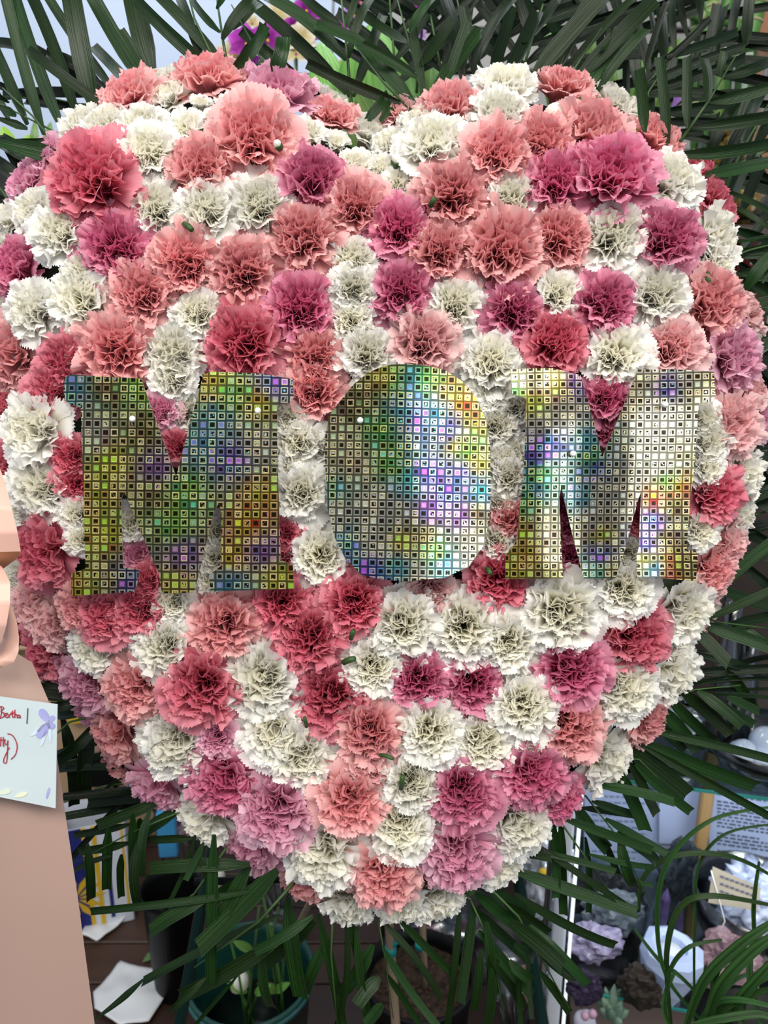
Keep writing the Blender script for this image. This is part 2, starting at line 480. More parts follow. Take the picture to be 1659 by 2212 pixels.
tpl_s = [inner(rg, 20, 4, 40, 0.95, 1.02, 0.40) for _ in range(4)]
for c, m in PM.items():
    OUT[c] = [mesh('petal', v, f, m, True, uv) for v, f, uv in tpl_o]
    MIDP[c] = [mesh('petal', v, f, m, True, uv) for v, f, uv in tpl_m]
    INN[c] = [mesh('inner_petals', b.v, b.f, m, True, b.uv) for b in tpl_i]
    MINI[c] = [mesh('inner_petals', b.v, b.f, m, True, b.uv) for b in tpl_s]

OUTL = [(808, 290), (860, 240), (930, 200), (1050, 165), (1180, 172), (1290, 205), (1400, 275), (1500, 360), (1562, 460), (1592, 580), (1625, 700),
        (1648, 880), (1636, 1040), (1590, 1180), (1535, 1300), (1480, 1440), (1395, 1590), (1270, 1740), (1130, 1870), (1000, 1950),
        (880, 1985), (740, 1975), (620, 1900), (490, 1815), (320, 1700), (200, 1540), (110, 1430), (30, 1290), (-25, 1100), (-40, 900), (-30, 700),
        (5, 490), (60, 360), (150, 255), (260, 195), (400, 160), (520, 165), (650, 200), (740, 245)]
def sd(x, y):
    best = 1e9; ins = False; n = len(OUTL)
    for i in range(n):
        x1, y1 = OUTL[i]; x2, y2 = OUTL[(i + 1) % n]
        dx, dy = x2 - x1, y2 - y1
        t = max(0, min(1, ((x - x1) * dx + (y - y1) * dy) / (dx * dx + dy * dy)))
        d = math.hypot(x - x1 - t * dx, y - y1 - t * dy); best = min(best, d)
        if (y1 > y) != (y2 > y) and x < x1 + (y - y1) / (y2 - y1) * dx: ins = not ins
    return best if ins else -best
def dome(x, y):
    d = sd(x, y); q = 1 - max(0, min(1, (d + 20) / 230.0))
    gx = sd(x + 6, y) - sd(x - 6, y); gy = sd(x, y + 6) - sd(x, y - 6)
    g = math.hypot(gx, gy) or 1
    ox, oy = -gx / g, -gy / g               # outward, in pixels
    return 0.100 * q ** 2.4, ox, oy, math.radians(66) * q ** 1.5
HD = 0.612
CARN = [
 (354,181,40,'W'),(287,221,66,'S'),(371,218,44,'W'),(456,187,78,'S'),(435,229,28,'W','m'),(503,235,40,'W','m'),(402,282,46,'W','m'),
 (462,258,28,'W','m'),(310,275,46,'W'),(327,335,62,'W'),(236,280,52,'W'),(182,280,52,'W'),(168,322,36,'W'),(115,346,48,'K'),(73,400,56,'K'),
 (209,398,98,'R'),(439,373,72,'S'),(545,309,90,'S'),(341,454,58,'W'),(449,461,60,'W'),(563,452,66,'W'),(137,508,60,'W'),(78,462,48,'W'),
 (24,490,50,'W'),(255,540,76,'M'),(479,518,22,'W','m'),(608,216,78,'K'),(709,228,42,'W'),(718,264,56,'S'),(665,292,42,'W','m'),(726,312,30,'W','m'),
 (795,300,50,'W'),(843,318,40,'W'),(770,362,38,'W'),(825,370,34,'W'),(864,399,44,'W','m'),(675,393,70,'M'),(768,398,26,'W','m'),(770,452,66,'S'),
 (864,500,66,'M'),(861,252,46,'L'),(908,275,46,'W'),(935,322,70,'W'),(972,243,66,'S'),(979,428,74,'S'),(655,520,76,'S'),
 (1090,200,64,'W'),(1077,255,58,'W'),(1211,202,64,'S'),(1168,316,66,'S'),(1277,296,78,'S'),(1325,236,52,'W'),(1072,340,68,'S'),
 (1407,310,62,'S'),(1200,402,68,'M'),(1315,388,90,'M'),(1437,398,68,'W'),(1502,385,52,'R'),(1532,444,58,'R'),(1100,440,58,'W'),(1082,545,86,'S'),
 (1205,520,70,'S'),(1320,515,70,'W'),(1435,522,70,'M'),(1532,520,66,'W'),(1538,568,46,'W'),
 (50,582,64,'M'),(182,652,70,'W'),(190,590,46,'W'),(84,675,64,'W'),(311,640,72,'S'),(405,572,72,'S'),(527,590,76,'S'),(429,680,54,'W'),(378,767,66,'W'),
 (378,818,50,'W'),(256,760,80,'S'),(35,772,76,'S'),(147,785,58,'R'),(120,850,58,'R'),(530,745,86,'R'),(5,670,36,'W'),
 (650,670,74,'M'),(762,566,52,'W'),(764,628,48,'W'),(760,694,52,'W'),(868,635,66,'M'),(949,548,64,'S'),(982,662,60,'W'),(792,768,56,'W'),(915,743,72,'L'),
 (682,775,66,'S'),(680,848,66,'S'),(1060,785,64,'W'),(1064,845,52,'W'),(1107,675,64,'M'),(1202,639,52,'W'),(1302,660,68,'M'),(1414,640,64,'W'),(1526,660,76,'S'),
 (1600,678,50,'L'),(1195,745,70,'R'),(1327,768,68,'W'),(1446,758,66,'L'),(1565,772,76,'K'),(1308,862,54,'M'),(1604,850,54,'L'),(1618,735,30,'W'),
 (88,930,78,'W'),(158,985,46,'R'),(164,1042,42,'R'),(100,1052,70,'W'),(50,1092,52,'W'),(114,1190,78,'R'),(168,1110,36,'W'),(44,1236,46,'W'),
 (10,885,46,'R'),(20,1005,46,'R'),(350,890,42,'K'),(402,890,44,'W'),(384,965,38,'R'),(282,1130,42,'W'),(296,1195,40,'K'),(318,1255,44,'R'),(466,1150,40,'W'),
 (642,958,54,'W'),(652,1065,58,'W'),(692,1200,64,'W'),(618,1200,40,'R'),(1072,918,48,'W'),(1100,985,44,'W'),(1098,1032,42,'W'),(1082,1085,38,'W'),
 (1100,1122,46,'S'),(1074,1168,42,'W'),(1072,1252,68,'R'),(1565,918,72,'L'),(1630,905,46,'K'),(1522,955,48,'W'),(1595,1025,58,'W'),(1532,1064,64,'R'),(1585,1112,48,'W'),
 (1504,1148,44,'W'),(1556,1178,58,'L'),(1526,1228,58,'S'),(1232,1130,44,'M'),(1236,1200,44,'M'),(1358,1195,40,'W'),(1382,1120,32,'R'),
 (44,1272,46,'W'),(88,1302,60,'L'),(124,1345,54,'L'),(180,1312,52,'S'),(232,1330,56,'R'),(307,1312,62,'R'),(374,1300,46,'W'),(486,1345,76,'S'),(46,1345,44,'R'),
 (112,1398,66,'R'),(148,1442,52,'K'),(214,1395,56,'W'),(358,1395,64,'W'),(196,1476,60,'K'),(300,1480,70,'S'),(205,1530,46,'K'),(440,1480,80,'R'),(262,1578,66,'S'),
 (388,1600,76,'W'),(270,1638,52,'S'),(610,1300,66,'R'),(766,1300,70,'R'),(670,1375,72,'R'),(572,1465,80,'W'),(712,1500,78,'R'),(870,1345,76,'W'),(1000,1350,78,'W'),
 (925,1280,56,'L'),(805,1440,62,'W'),(905,1465,64,'M'),(1020,1470,66,'M'),(595,1580,68,'W'),(650,1628,70,'W'),(800,1578,72,'S'),(930,1575,70,'W'),(1040,1600,70,'W'),
 (1100,1385,62,'W'),(1210,1318,86,'W'),(1345,1272,62,'W'),(1466,1310,70,'W'),(1363,1370,74,'R'),(1530,1258,44,'L'),(1508,1330,36,'L'),(1532,1318,26,'W'),(1230,1440,78,'M'),
 (1338,1480,76,'W'),(1440,1447,66,'W'),(1130,1520,70,'W'),(1225,1560,76,'S'),(1388,1548,58,'S'),(1298,1628,68,'W'),(1455,1385,46,'W'),
 (348,1688,62,'K'),(490,1680,76,'M'),(455,1755,66,'W'),(600,1740,84,'K'),(552,1818,62,'K'),(757,1722,74,'S'),(700,1830,84,'W'),(662,1893,54,'S'),(755,1942,58,'W'),
 (797,1655,54,'L'),(890,1685,62,'W'),(865,1775,76,'W'),(1000,1705,74,'M'),(1146,1665,72,'M'),(1200,1715,56,'M'),(985,1830,82,'K'),(1112,1770,74,'W'),(1072,1848,62,'W'),
 (1303,928,40,'M'),(466,1205,40,'W'),(455,1250,34,'W'),(174,1165,32,'W'),(622,905,42,'W'),(616,1150,36,'R'),(1112,880,38,'W'),(1512,905,42,'W'),(1522,1010,40,'W'),(640,1010,40,'W'),(1205,1100,34,'M'),(1085,1000,40,'W'),(690,960,40,'W'),(20,540,40,'W'),(470,1590,40,'K'),(890,690,40,'W'),(1145,1600,36,'W'),
 (830,1878,74,'S'),(866,1938,56,'W'),(942,1930,62,'W'),
]
ROW = [(330, 'top'), (530, 'high'), (800, 'above'), (1235, 'beside'), (1470, 'below'), (1690, 'low'), (9999, 'tip')]
REG = {('top', 0): 'on the top of the left lobe', ('top', 1): 'at the dip between the lobes', ('top', 2): 'on the top of the right lobe',
       ('high', 0): 'high on the left lobe', ('high', 1): 'just under the dip', ('high', 2): 'high on the right lobe',
       ('above', 0): 'above the first letter M', ('above', 1): 'above the letter O', ('above', 2): 'above the last letter M',
       ('beside', 0): 'around the first letter M', ('beside', 1): 'around the letter O', ('beside', 2): 'around the last letter M',
       ('below', 0): 'below the first letter M', ('below', 1): 'below the letter O', ('below', 2): 'below the last letter M',
       ('low', 0): 'on the lower left slope', ('low', 1): 'low in the middle', ('low', 2): 'on the lower right slope',
       ('tip', 0): 'left of the tip', ('tip', 1): 'at the tip', ('tip', 2): 'right of the tip'}
def region(x, y):
    row = next(n for lim, n in ROW if y < lim)
    return REG[(row, 0 if x < 645 else (1 if x < 1085 else 2))]
ORD = ['', 'second', 'third', 'fourth', 'fifth', 'sixth', 'seventh', 'eighth', 'ninth', 'tenth', 'eleventh', 'twelfth', 'thirteenth', 'fourteenth', 'fifteenth']
buckets = {}
for i, c in enumerate(CARN):
    buckets.setdefault((region(c[0], c[1]), c[3]), []).append(i)
LABEL = {}
for (rgn, cc), ids in buckets.items():
    ids.sort(key=lambda i: CARN[i][0])
    n = len(ids)
    for q, i in enumerate(ids):
        size = 'small ' if CARN[i][2] < 47 else ('large ' if CARN[i][2] > 79 else '')
        base = size + CNAME[cc] + ' carnation ' + rgn
        LABEL[i] = base + (', the only one of that colour' if n == 1 else
                           (', leftmost of that colour' if q == 0 else
                            (', rightmost of that colour' if q == n - 1 else ', %s from left of that colour' % ORD[q])))
rc = random.Random(5)
def frame_from(nrm, spin):
    zq = nrm.to_track_quat('Z', 'Y').to_matrix()
    return zq @ Matrix.Rotation(spin, 3, 'Z')
def carnation(x, y, r, c, style, label):
    h, ox, oy, t = dome(x, y)
    jx, jy = rc.uniform(-0.13, 0.13), rc.uniform(-0.13, 0.13)
    nv = Vector((math.sin(t) * ox + jx, -math.sin(t) * oy + jy, math.cos(t))).normalized()
    d = HD + h + rc.uniform(-0.004, 0.004)
    loc = P(x, y, d); S = r / FPX * d * 1.17
    rot = CR @ frame_from(nv, rc.uniform(0, 6.28))
    root = thing('carnation', loc, label, 'flower', 'carnations covering the heart', rot)
    root.matrix_world = Matrix.Translation(loc) @ rot.to_4x4() @ Matrix.Scale(S, 4)
    if style == 'm':
        o = link('inner_petals', rc.choice(MINI[c]), root); o['kind'] = 'stuff'
        n1, n2 = 0, 7
        scl = 0.93
    else:
        o = link('inner_petals', rc.choice(INN[c]), root, Matrix.Rotation(rc.uniform(0, 6.28), 4, 'Z')); o['kind'] = 'stuff'
        n1, n2 = 8, 7
        scl = 1.0
    for k in range(n1):
        a = 2 * math.pi * k / n1 + rc.uniform(-0.2, 0.2)
        link('petal', rc.choice(OUT[c]), root, Matrix.Rotation(a, 4, 'Z') @ Matrix.Rotation(rc.uniform(-0.16, 0.12), 4, 'Y') @ Matrix.Scale(rc.uniform(0.88, 1.08), 4))
    for k in range(n2):
        a = 2 * math.pi * k / n2 + rc.uniform(-0.25, 0.25)
        link('petal', rc.choice(MIDP[c]), root, Matrix.Rotation(a, 4, 'Z') @ Matrix.Rotation(rc.uniform(-0.15, 0.15), 4, 'Y') @ Matrix.Scale(rc.uniform(0.9, 1.05) * scl, 4))
    return root
for i, c in enumerate(CARN):
    carnation(c[0], c[1], c[2], c[3], c[4] if len(c) > 4 else 'f', LABEL[i])

# foam heart under the blooms
def inset(k):
    cx, cy = 815, 1000; out = []
    n = len(OUTL)
    for i in range(n):
        x0, y0 = OUTL[i - 1]; x1, y1 = OUTL[(i + 1) % n]; x, y = OUTL[i]
        tx, ty = x1 - x0, y1 - y0; L = math.hypot(tx, ty)
        out.append((x - ty / L * k, y + tx / L * k))
    return out
fm = MB()
rings = [(60, 0.715), (55, 0.69), (75, 0.66), (120, 0.643), (200, 0.638)]
n = len(OUTL); vs = []; fs = []
for kk, dd in rings:
    for x, y in inset(kk): vs.append(P(x, y, dd))
for a in range(len(rings) - 1):
    for i in range(n): fs.append((a * n + i, a * n + (i + 1) % n, (a + 1) * n + (i + 1) % n, (a + 1) * n + i))
vs.append(P(815, 900, 0.637)); ci = len(vs) - 1
for i in range(n): fs.append(((len(rings) - 1) * n + i, (len(rings) - 1) * n + (i + 1) % n, ci))
fs.append(tuple(range(n - 1, -1, -1)))
fm.add(vs, fs)
tag(fm.build('foam_heart', FOAM, smooth=False), 'dark green foam heart form glimpsed in gaps between the carnations', 'floral foam')

# small buds and cut stem ends between the blooms
def bud(x, y, r, dx, dy, label, green):
    h, ox, oy, t = dome(x, y); d = HD + h - 0.022
    ax = CR @ frame_from(Vector((dx, -dy, 0.9)).normalized(), 0); q = r / FPX * d
    root = thing('carnation_bud', P(x, y, d), label, 'flower bud', 'unopened carnation buds')
    MB().lathe(P(x, y, d), [(0.05 * q, -0.9 * q), (0.75 * q, -0.6 * q), (1.0 * q, 0.1 * q), (0.86 * q, 0.7 * q), (0.45 * q, 1.05 * q), (0.08 * q, 1.15 * q)], 18,
               lambda a, z: 0.10 * math.sin(5 * a + z / q * 2.5), ax).build('closed_petals', PM['W'], root)
    if green:
        MB().lathe(P(x, y, d), [(0.15 * q, -2.0 * q), (0.85 * q, -1.4 * q), (1.08 * q, -0.3 * q), (1.04 * q, 0.2 * q)], 14, lambda a, z: 0.05 * math.sin(5 * a), ax).build('calyx', STEM, root)
bud(1197, 245, 19, 0.1, -0.5, 'tight white bud among salmon blooms on the top of the right lobe', False)
bud(857, 346, 12, 0.1, -0.4, 'green bud with white tip under the dip of the heart', True)
bud(600, 312, 9, -0.3, -0.3, 'tiny green bud beside the big salmon bloom on the left lobe', True)
def stub(x0, y0, x1, y1, w, label):
    h, *_ = dome((x0 + x1) / 2, (y0 + y1) / 2); d = HD + h - 0.024
    a, b = P(x0, y0, d + 0.004), P(x1, y1, d - 0.002); r = w / FPX * d / 2
    m = a.lerp(b, 0.5) + Vector((0, 0, 0.0006))
    tag(MB().tube([a, m, b], [r * 0.9, r, r * 0.85], 8).build('cut_stem', STEM), label, 'stem', 'green cut stem ends between blooms')
stub(929, 446, 940, 428, 13, 'dark green stem end on a salmon bloom right of the centre')
stub(398, 484, 414, 496, 14, 'green stem end below the white bloom on the left lobe')
stub(742, 1431, 766, 1423, 15, 'green stem end beside the white bloom under the letter O')
stub(758, 1380, 764, 1362, 12, 'leafy green stem end between rose and white blooms under the letter O')
stub(662, 1570, 658, 1550, 9, 'grey green stem end in the rose bloom low in the middle')
stub(820, 1630, 850, 1639, 9, 'dark stem end under the salmon bloom low in the middle')
stub(866, 1704, 870, 1676, 12, 'upright dark green stem end in the white bloom near the tip')
stub(1526, 592, 1532, 610, 16, 'green leaf tip below the white bloom on the right edge')
stub(1018, 1912, 1002, 1922, 40, 'thick green stem end at lower right of the heart tip')
stub(1052, 1228, 1060, 1240, 12, 'grey green stem end right of the letter O')

# ------------------------------------------------------------------ foil letters
def foil_mat(name):
    t = NT(name); b = t.b
    uvn = t.n('ShaderNodeUVMap')
    flo = t.n('ShaderNodeVectorMath', operation='FLOOR'); t.l(uvn.outputs[0], flo.inputs[0])
    fr = t.n('ShaderNodeVectorMath', operation='FRACTION'); t.l(uvn.outputs[0], fr.inputs[0])
    sp = t.n('ShaderNodeSeparateXYZ'); t.l(fr.outputs[0], sp.inputs[0])
    ax = t.math('ABSOLUTE', t.math('SUBTRACT', sp.outputs[0], 0.5)); ay = t.math('ABSOLUTE', t.math('SUBTRACT', sp.outputs[1], 0.5))
    m = t.math('MAXIMUM', ax, ay)
    wn = t.n('ShaderNodeTexWhiteNoise', noise_dimensions='2D'); t.l(flo.outputs[0], wn.inputs['Vector'])
    rv = wn.outputs['Value']; rcol = wn.outputs['Color']
    sh = t.math('MULTIPLY', t.math('SUBTRACT', rv, 0.5), 0.07)
    ms_ = t.math('ADD', m, sh)
    ring = t.math('MULTIPLY', t.math('LESS_THAN', ms_, 0.375), t.math('GREATER_THAN', ms_, 0.245))
    ring2 = t.math('MULTIPLY', t.math('LESS_THAN', m, 0.445), t.math('GREATER_THAN', m, 0.405))
    line = t.math('GREATER_THAN', m, 0.462)
    nz = t.noise(uvn.outputs[0], 3.4, 1)
    motif = t.math('MULTIPLY', t.math('LESS_THAN', m, 0.2), t.math('GREATER_THAN', t.math('ADD', nz, t.math('MULTIPLY', rv, 0.2)), 0.60))
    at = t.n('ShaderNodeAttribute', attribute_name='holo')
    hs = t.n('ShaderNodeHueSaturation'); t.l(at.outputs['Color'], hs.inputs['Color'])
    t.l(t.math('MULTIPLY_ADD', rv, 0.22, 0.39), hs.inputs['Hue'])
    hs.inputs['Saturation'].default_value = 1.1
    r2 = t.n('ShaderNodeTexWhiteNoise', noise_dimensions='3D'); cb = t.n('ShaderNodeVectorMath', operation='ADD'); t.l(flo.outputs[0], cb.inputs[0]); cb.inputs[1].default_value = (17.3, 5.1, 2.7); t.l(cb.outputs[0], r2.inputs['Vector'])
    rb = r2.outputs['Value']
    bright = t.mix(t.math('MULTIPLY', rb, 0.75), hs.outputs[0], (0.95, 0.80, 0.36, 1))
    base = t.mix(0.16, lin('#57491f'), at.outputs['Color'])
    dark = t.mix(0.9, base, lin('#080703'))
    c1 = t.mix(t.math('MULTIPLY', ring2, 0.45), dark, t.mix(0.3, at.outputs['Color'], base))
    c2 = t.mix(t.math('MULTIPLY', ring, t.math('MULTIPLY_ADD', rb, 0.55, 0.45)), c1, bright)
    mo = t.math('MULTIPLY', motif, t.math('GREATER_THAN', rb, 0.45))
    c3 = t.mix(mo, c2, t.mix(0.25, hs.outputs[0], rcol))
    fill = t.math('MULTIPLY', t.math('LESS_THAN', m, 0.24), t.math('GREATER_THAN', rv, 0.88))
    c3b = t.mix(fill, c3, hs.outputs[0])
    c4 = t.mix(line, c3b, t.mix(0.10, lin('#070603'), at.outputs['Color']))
    t.l(c4, b.inputs['Base Color'])
    b.inputs['Metallic'].default_value = 0.72
    b.inputs['Roughness'].default_value = 0.17
    b.inputs['Specular IOR Level'].default_value = 0.2
    bp = t.n('ShaderNodeBump'); bp.inputs['Strength'].default_value = 0.25; bp.inputs['Distance'].default_value = 0.001
    t.l(ring, bp.inputs['Height']); t.l(bp.outputs[0], b.inputs['Normal'])
    return t.m
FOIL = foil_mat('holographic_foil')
CARDBACK = mat('card_back', '#b8b09a', 0.8)
LD = 0.583
M1 = [(137, 815), (150, 808), (305, 818), (382, 1030), (440, 808), (460, 803), (560, 806), (632, 818), (634, 858), (626, 870), (598, 876), (600, 1000),
      (606, 1210), (632, 1220), (635, 1272), (455, 1278), (452, 1242), (478, 1222), (480, 1110), (473, 1087), (462, 1110), (422, 1272), (416, 1280), (352, 1282), (349, 1275),
      (344, 1238), (285, 1100), (276, 1074), (268, 1063), (263, 1080), (266, 1226), (302, 1230), (296, 1262), (290, 1278), (152, 1288), (152, 1240), (184, 1228), (180, 1050), (174, 880), (150, 873), (137, 860)]
OO = [(818, 798), (845, 791), (880, 789), (920, 793), (960, 802), (1000, 826), (1030, 860), (1050, 905), (1060, 960), (1062, 1060), (1058, 1120), (1045, 1178),
      (1012, 1224), (960, 1247), (920, 1250), (880, 1255), (820, 1250), (780, 1240), (745, 1205), (722, 1160), (707, 1100), (702, 1000), (703, 940), (712, 897), (735, 868), (765, 832), (795, 808)]
M2 = [(1103, 797), (1190, 797), (1252, 812), (1300, 988), (1380, 797), (1460, 798), (1536, 806), (1539, 856), (1533, 869), (1505, 872), (1499, 1026), (1490, 1130), (1486, 1188),
      (1502, 1190), (1508, 1199), (1502, 1255), (1381, 1246), (1381, 1200), (1387, 1180), (1390, 1062), (1385, 1075), (1358, 1180), (1333, 1250), (1262, 1250), (1240, 1170), (1215, 1072), (1210, 1051), (1206, 1073), (1210, 1150),
      (1216, 1250), (1093, 1251), (1094, 1199), (1107, 1183), (1118, 1165), (1122, 1100), (1130, 1010), (1135, 862), (1105, 850)]
def letter(pts, cell, ang, bend, holo, label, ch, name):
    bm = bmesh.new()
    cx = sum(p[0] for p in pts) / len(pts); cy = sum(p[1] for p in pts) / len(pts)
    q = LD / FPX
    vv = [bm.verts.new(((x - cx) * q, -(y - cy) * q, 0)) for x, y in pts]
    f = bm.faces.new(vv)
    if f.normal.z < 0: f.normal_flip()
    bm.normal_update()
    if f.normal.z < 0: bmesh.ops.reverse_faces(bm, faces=bm.faces[:])
    lo = min(p[0] for p in pts); hi = max(p[0] for p in pts); lo2 = min(p[1] for p in pts); hi2 = max(p[1] for p in pts)
    bmesh.ops.triangulate(bm, faces=bm.faces[:])
    x = lo + 14
    while x < hi - 4:
        bmesh.ops.bisect_plane(bm, geom=bm.verts[:] + bm.edges[:] + bm.faces[:], plane_co=((x - cx) * q, 0, 0), plane_no=(1, 0, 0)); x += 16
    y = lo2 + 14
    while y < hi2 - 4:
        bmesh.ops.bisect_plane(bm, geom=bm.verts[:] + bm.edges[:] + bm.faces[:], plane_co=(0, -(y - cy) * q, 0), plane_no=(0, 1, 0)); y += 16
    for v in bm.verts:
        v.co.z += bend(v.co.x / q + cx, -v.co.y / q + cy) * q
    front = bm.faces[:]
    me = bpy.data.meshes.new('foil_face'); bm.to_mesh(me); 
    uvl = me.uv_layers.new(name='UVMap')
    ca, sa = math.cos(ang), math.sin(ang)
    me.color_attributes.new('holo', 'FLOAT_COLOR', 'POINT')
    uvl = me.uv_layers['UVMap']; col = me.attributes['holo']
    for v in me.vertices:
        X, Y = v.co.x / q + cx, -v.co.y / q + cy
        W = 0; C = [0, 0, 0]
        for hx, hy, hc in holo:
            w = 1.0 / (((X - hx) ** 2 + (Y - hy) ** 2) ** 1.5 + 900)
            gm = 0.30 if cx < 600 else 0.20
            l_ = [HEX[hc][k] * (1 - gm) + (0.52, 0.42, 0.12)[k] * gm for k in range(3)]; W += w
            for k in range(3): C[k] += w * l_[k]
        col.data[v.index].color = (C[0] / W, C[1] / W, C[2] / W, 1)  # rainbow reflections of the foil painted in as fixed vertex colours
    for lp in me.loops:
        co = me.vertices[lp.vertex_index].co
        X, Y = co.x / q, co.y / q
        uvl.data[lp.index].uv = ((X * ca - Y * sa) / cell + 40.3, (X * sa + Y * ca) / cell + 40.2)
    me.materials.append(FOIL); me.polygons.foreach_set('use_smooth', [True] * len(me.polygons))
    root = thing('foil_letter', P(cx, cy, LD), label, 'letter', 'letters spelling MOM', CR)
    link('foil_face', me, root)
    # card backing gives the letter its thickness
    bmesh.ops.reverse_faces(bm, faces=bm.faces[:])
    for v in bm.verts: v.co.z -= 0.0007
    me2 = bpy.data.meshes.new('card_backing')
    ed = [e for e in bm.edges if e.is_boundary]
    r = bmesh.ops.extrude_edge_only(bm, edges=ed)
    for v in r['geom']:
        if isinstance(v, bmesh.types.BMVert): v.co.z += 0.0006
    bm.to_mesh(me2); me2.materials.append(CARDBACK); bm.free()
    link('card_backing', me2, root)
    return root
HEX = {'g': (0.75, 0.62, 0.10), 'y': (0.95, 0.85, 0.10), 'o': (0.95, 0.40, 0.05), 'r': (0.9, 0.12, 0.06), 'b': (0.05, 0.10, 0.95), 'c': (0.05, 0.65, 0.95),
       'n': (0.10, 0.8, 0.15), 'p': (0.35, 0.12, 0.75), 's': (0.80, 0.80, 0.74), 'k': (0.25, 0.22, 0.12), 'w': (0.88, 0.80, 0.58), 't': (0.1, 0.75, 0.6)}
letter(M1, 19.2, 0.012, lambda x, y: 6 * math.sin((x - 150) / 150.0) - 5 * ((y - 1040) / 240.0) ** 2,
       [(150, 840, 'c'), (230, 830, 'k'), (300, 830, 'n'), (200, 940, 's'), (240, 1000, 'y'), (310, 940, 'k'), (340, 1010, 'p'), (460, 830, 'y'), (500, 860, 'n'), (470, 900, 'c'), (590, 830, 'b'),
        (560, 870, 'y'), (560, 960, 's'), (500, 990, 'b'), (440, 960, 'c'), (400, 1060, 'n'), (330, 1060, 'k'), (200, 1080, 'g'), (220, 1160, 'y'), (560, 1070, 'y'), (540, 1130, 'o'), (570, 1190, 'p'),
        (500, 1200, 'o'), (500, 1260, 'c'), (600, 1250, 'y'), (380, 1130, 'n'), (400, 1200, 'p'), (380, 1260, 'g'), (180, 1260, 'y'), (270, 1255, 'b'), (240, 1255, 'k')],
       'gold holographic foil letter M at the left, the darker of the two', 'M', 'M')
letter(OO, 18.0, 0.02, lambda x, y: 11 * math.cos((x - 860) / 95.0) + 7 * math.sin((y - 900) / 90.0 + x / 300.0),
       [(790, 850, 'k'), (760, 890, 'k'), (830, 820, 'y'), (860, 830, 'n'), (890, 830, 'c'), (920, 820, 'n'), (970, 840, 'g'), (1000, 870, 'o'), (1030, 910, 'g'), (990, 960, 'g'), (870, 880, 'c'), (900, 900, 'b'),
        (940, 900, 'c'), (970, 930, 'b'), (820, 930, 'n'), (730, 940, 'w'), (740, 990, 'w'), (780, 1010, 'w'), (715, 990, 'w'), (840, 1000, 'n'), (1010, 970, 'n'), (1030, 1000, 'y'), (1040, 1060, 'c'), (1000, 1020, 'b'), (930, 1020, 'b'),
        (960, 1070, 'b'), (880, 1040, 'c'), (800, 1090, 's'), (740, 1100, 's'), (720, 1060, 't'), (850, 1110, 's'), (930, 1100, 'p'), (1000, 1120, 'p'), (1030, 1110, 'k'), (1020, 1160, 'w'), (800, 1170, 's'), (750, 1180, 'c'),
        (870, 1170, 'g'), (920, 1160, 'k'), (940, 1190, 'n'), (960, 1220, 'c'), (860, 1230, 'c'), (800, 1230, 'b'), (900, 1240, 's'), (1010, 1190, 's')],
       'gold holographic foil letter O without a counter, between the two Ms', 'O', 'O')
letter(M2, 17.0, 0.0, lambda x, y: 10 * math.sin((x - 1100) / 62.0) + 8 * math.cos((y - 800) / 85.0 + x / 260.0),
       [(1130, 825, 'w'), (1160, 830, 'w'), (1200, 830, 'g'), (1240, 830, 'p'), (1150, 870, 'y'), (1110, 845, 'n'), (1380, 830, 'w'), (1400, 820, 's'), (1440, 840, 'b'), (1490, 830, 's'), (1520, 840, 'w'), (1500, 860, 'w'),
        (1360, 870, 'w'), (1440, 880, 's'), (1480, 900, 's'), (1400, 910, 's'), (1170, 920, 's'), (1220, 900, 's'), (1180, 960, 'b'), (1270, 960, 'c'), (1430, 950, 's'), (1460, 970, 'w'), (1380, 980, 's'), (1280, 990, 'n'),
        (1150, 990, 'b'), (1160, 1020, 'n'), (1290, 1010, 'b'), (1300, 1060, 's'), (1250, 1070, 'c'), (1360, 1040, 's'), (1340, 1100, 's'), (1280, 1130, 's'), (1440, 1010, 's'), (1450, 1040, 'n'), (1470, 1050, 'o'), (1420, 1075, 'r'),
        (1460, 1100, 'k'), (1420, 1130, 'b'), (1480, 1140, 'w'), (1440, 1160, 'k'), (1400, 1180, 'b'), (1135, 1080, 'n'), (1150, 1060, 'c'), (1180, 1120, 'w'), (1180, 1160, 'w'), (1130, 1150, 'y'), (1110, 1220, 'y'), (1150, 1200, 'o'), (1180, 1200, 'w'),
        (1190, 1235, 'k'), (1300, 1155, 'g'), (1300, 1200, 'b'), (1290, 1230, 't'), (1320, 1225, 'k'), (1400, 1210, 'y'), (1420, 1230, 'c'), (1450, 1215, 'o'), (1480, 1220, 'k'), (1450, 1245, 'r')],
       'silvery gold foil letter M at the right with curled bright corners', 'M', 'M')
for x, y, s in ((286, 905, 'left stroke of the first letter M'), (557, 887, 'right stroke of the first letter M'), (778, 908, 'upper left of the letter O'),
                (1437, 874, 'right stroke of the last letter M'), (1238, 980, 'left half of the last letter M')):
    c = P(x, y, LD - 0.010); q = 7.0 / FPX * LD
    root = thing('ball_pin', c, 'white round headed pin stuck through the ' + s, 'pin', 'ball headed pins in the letters')
    MB().blob(c, (q, q, q), 0, 1, 0, 2).build('pin_head', PINW, root)
    MB().tube([c, P(x + 1, y + 3, LD + 0.02)], q * 0.18, 6).build('pin_shaft', STEEL, root)

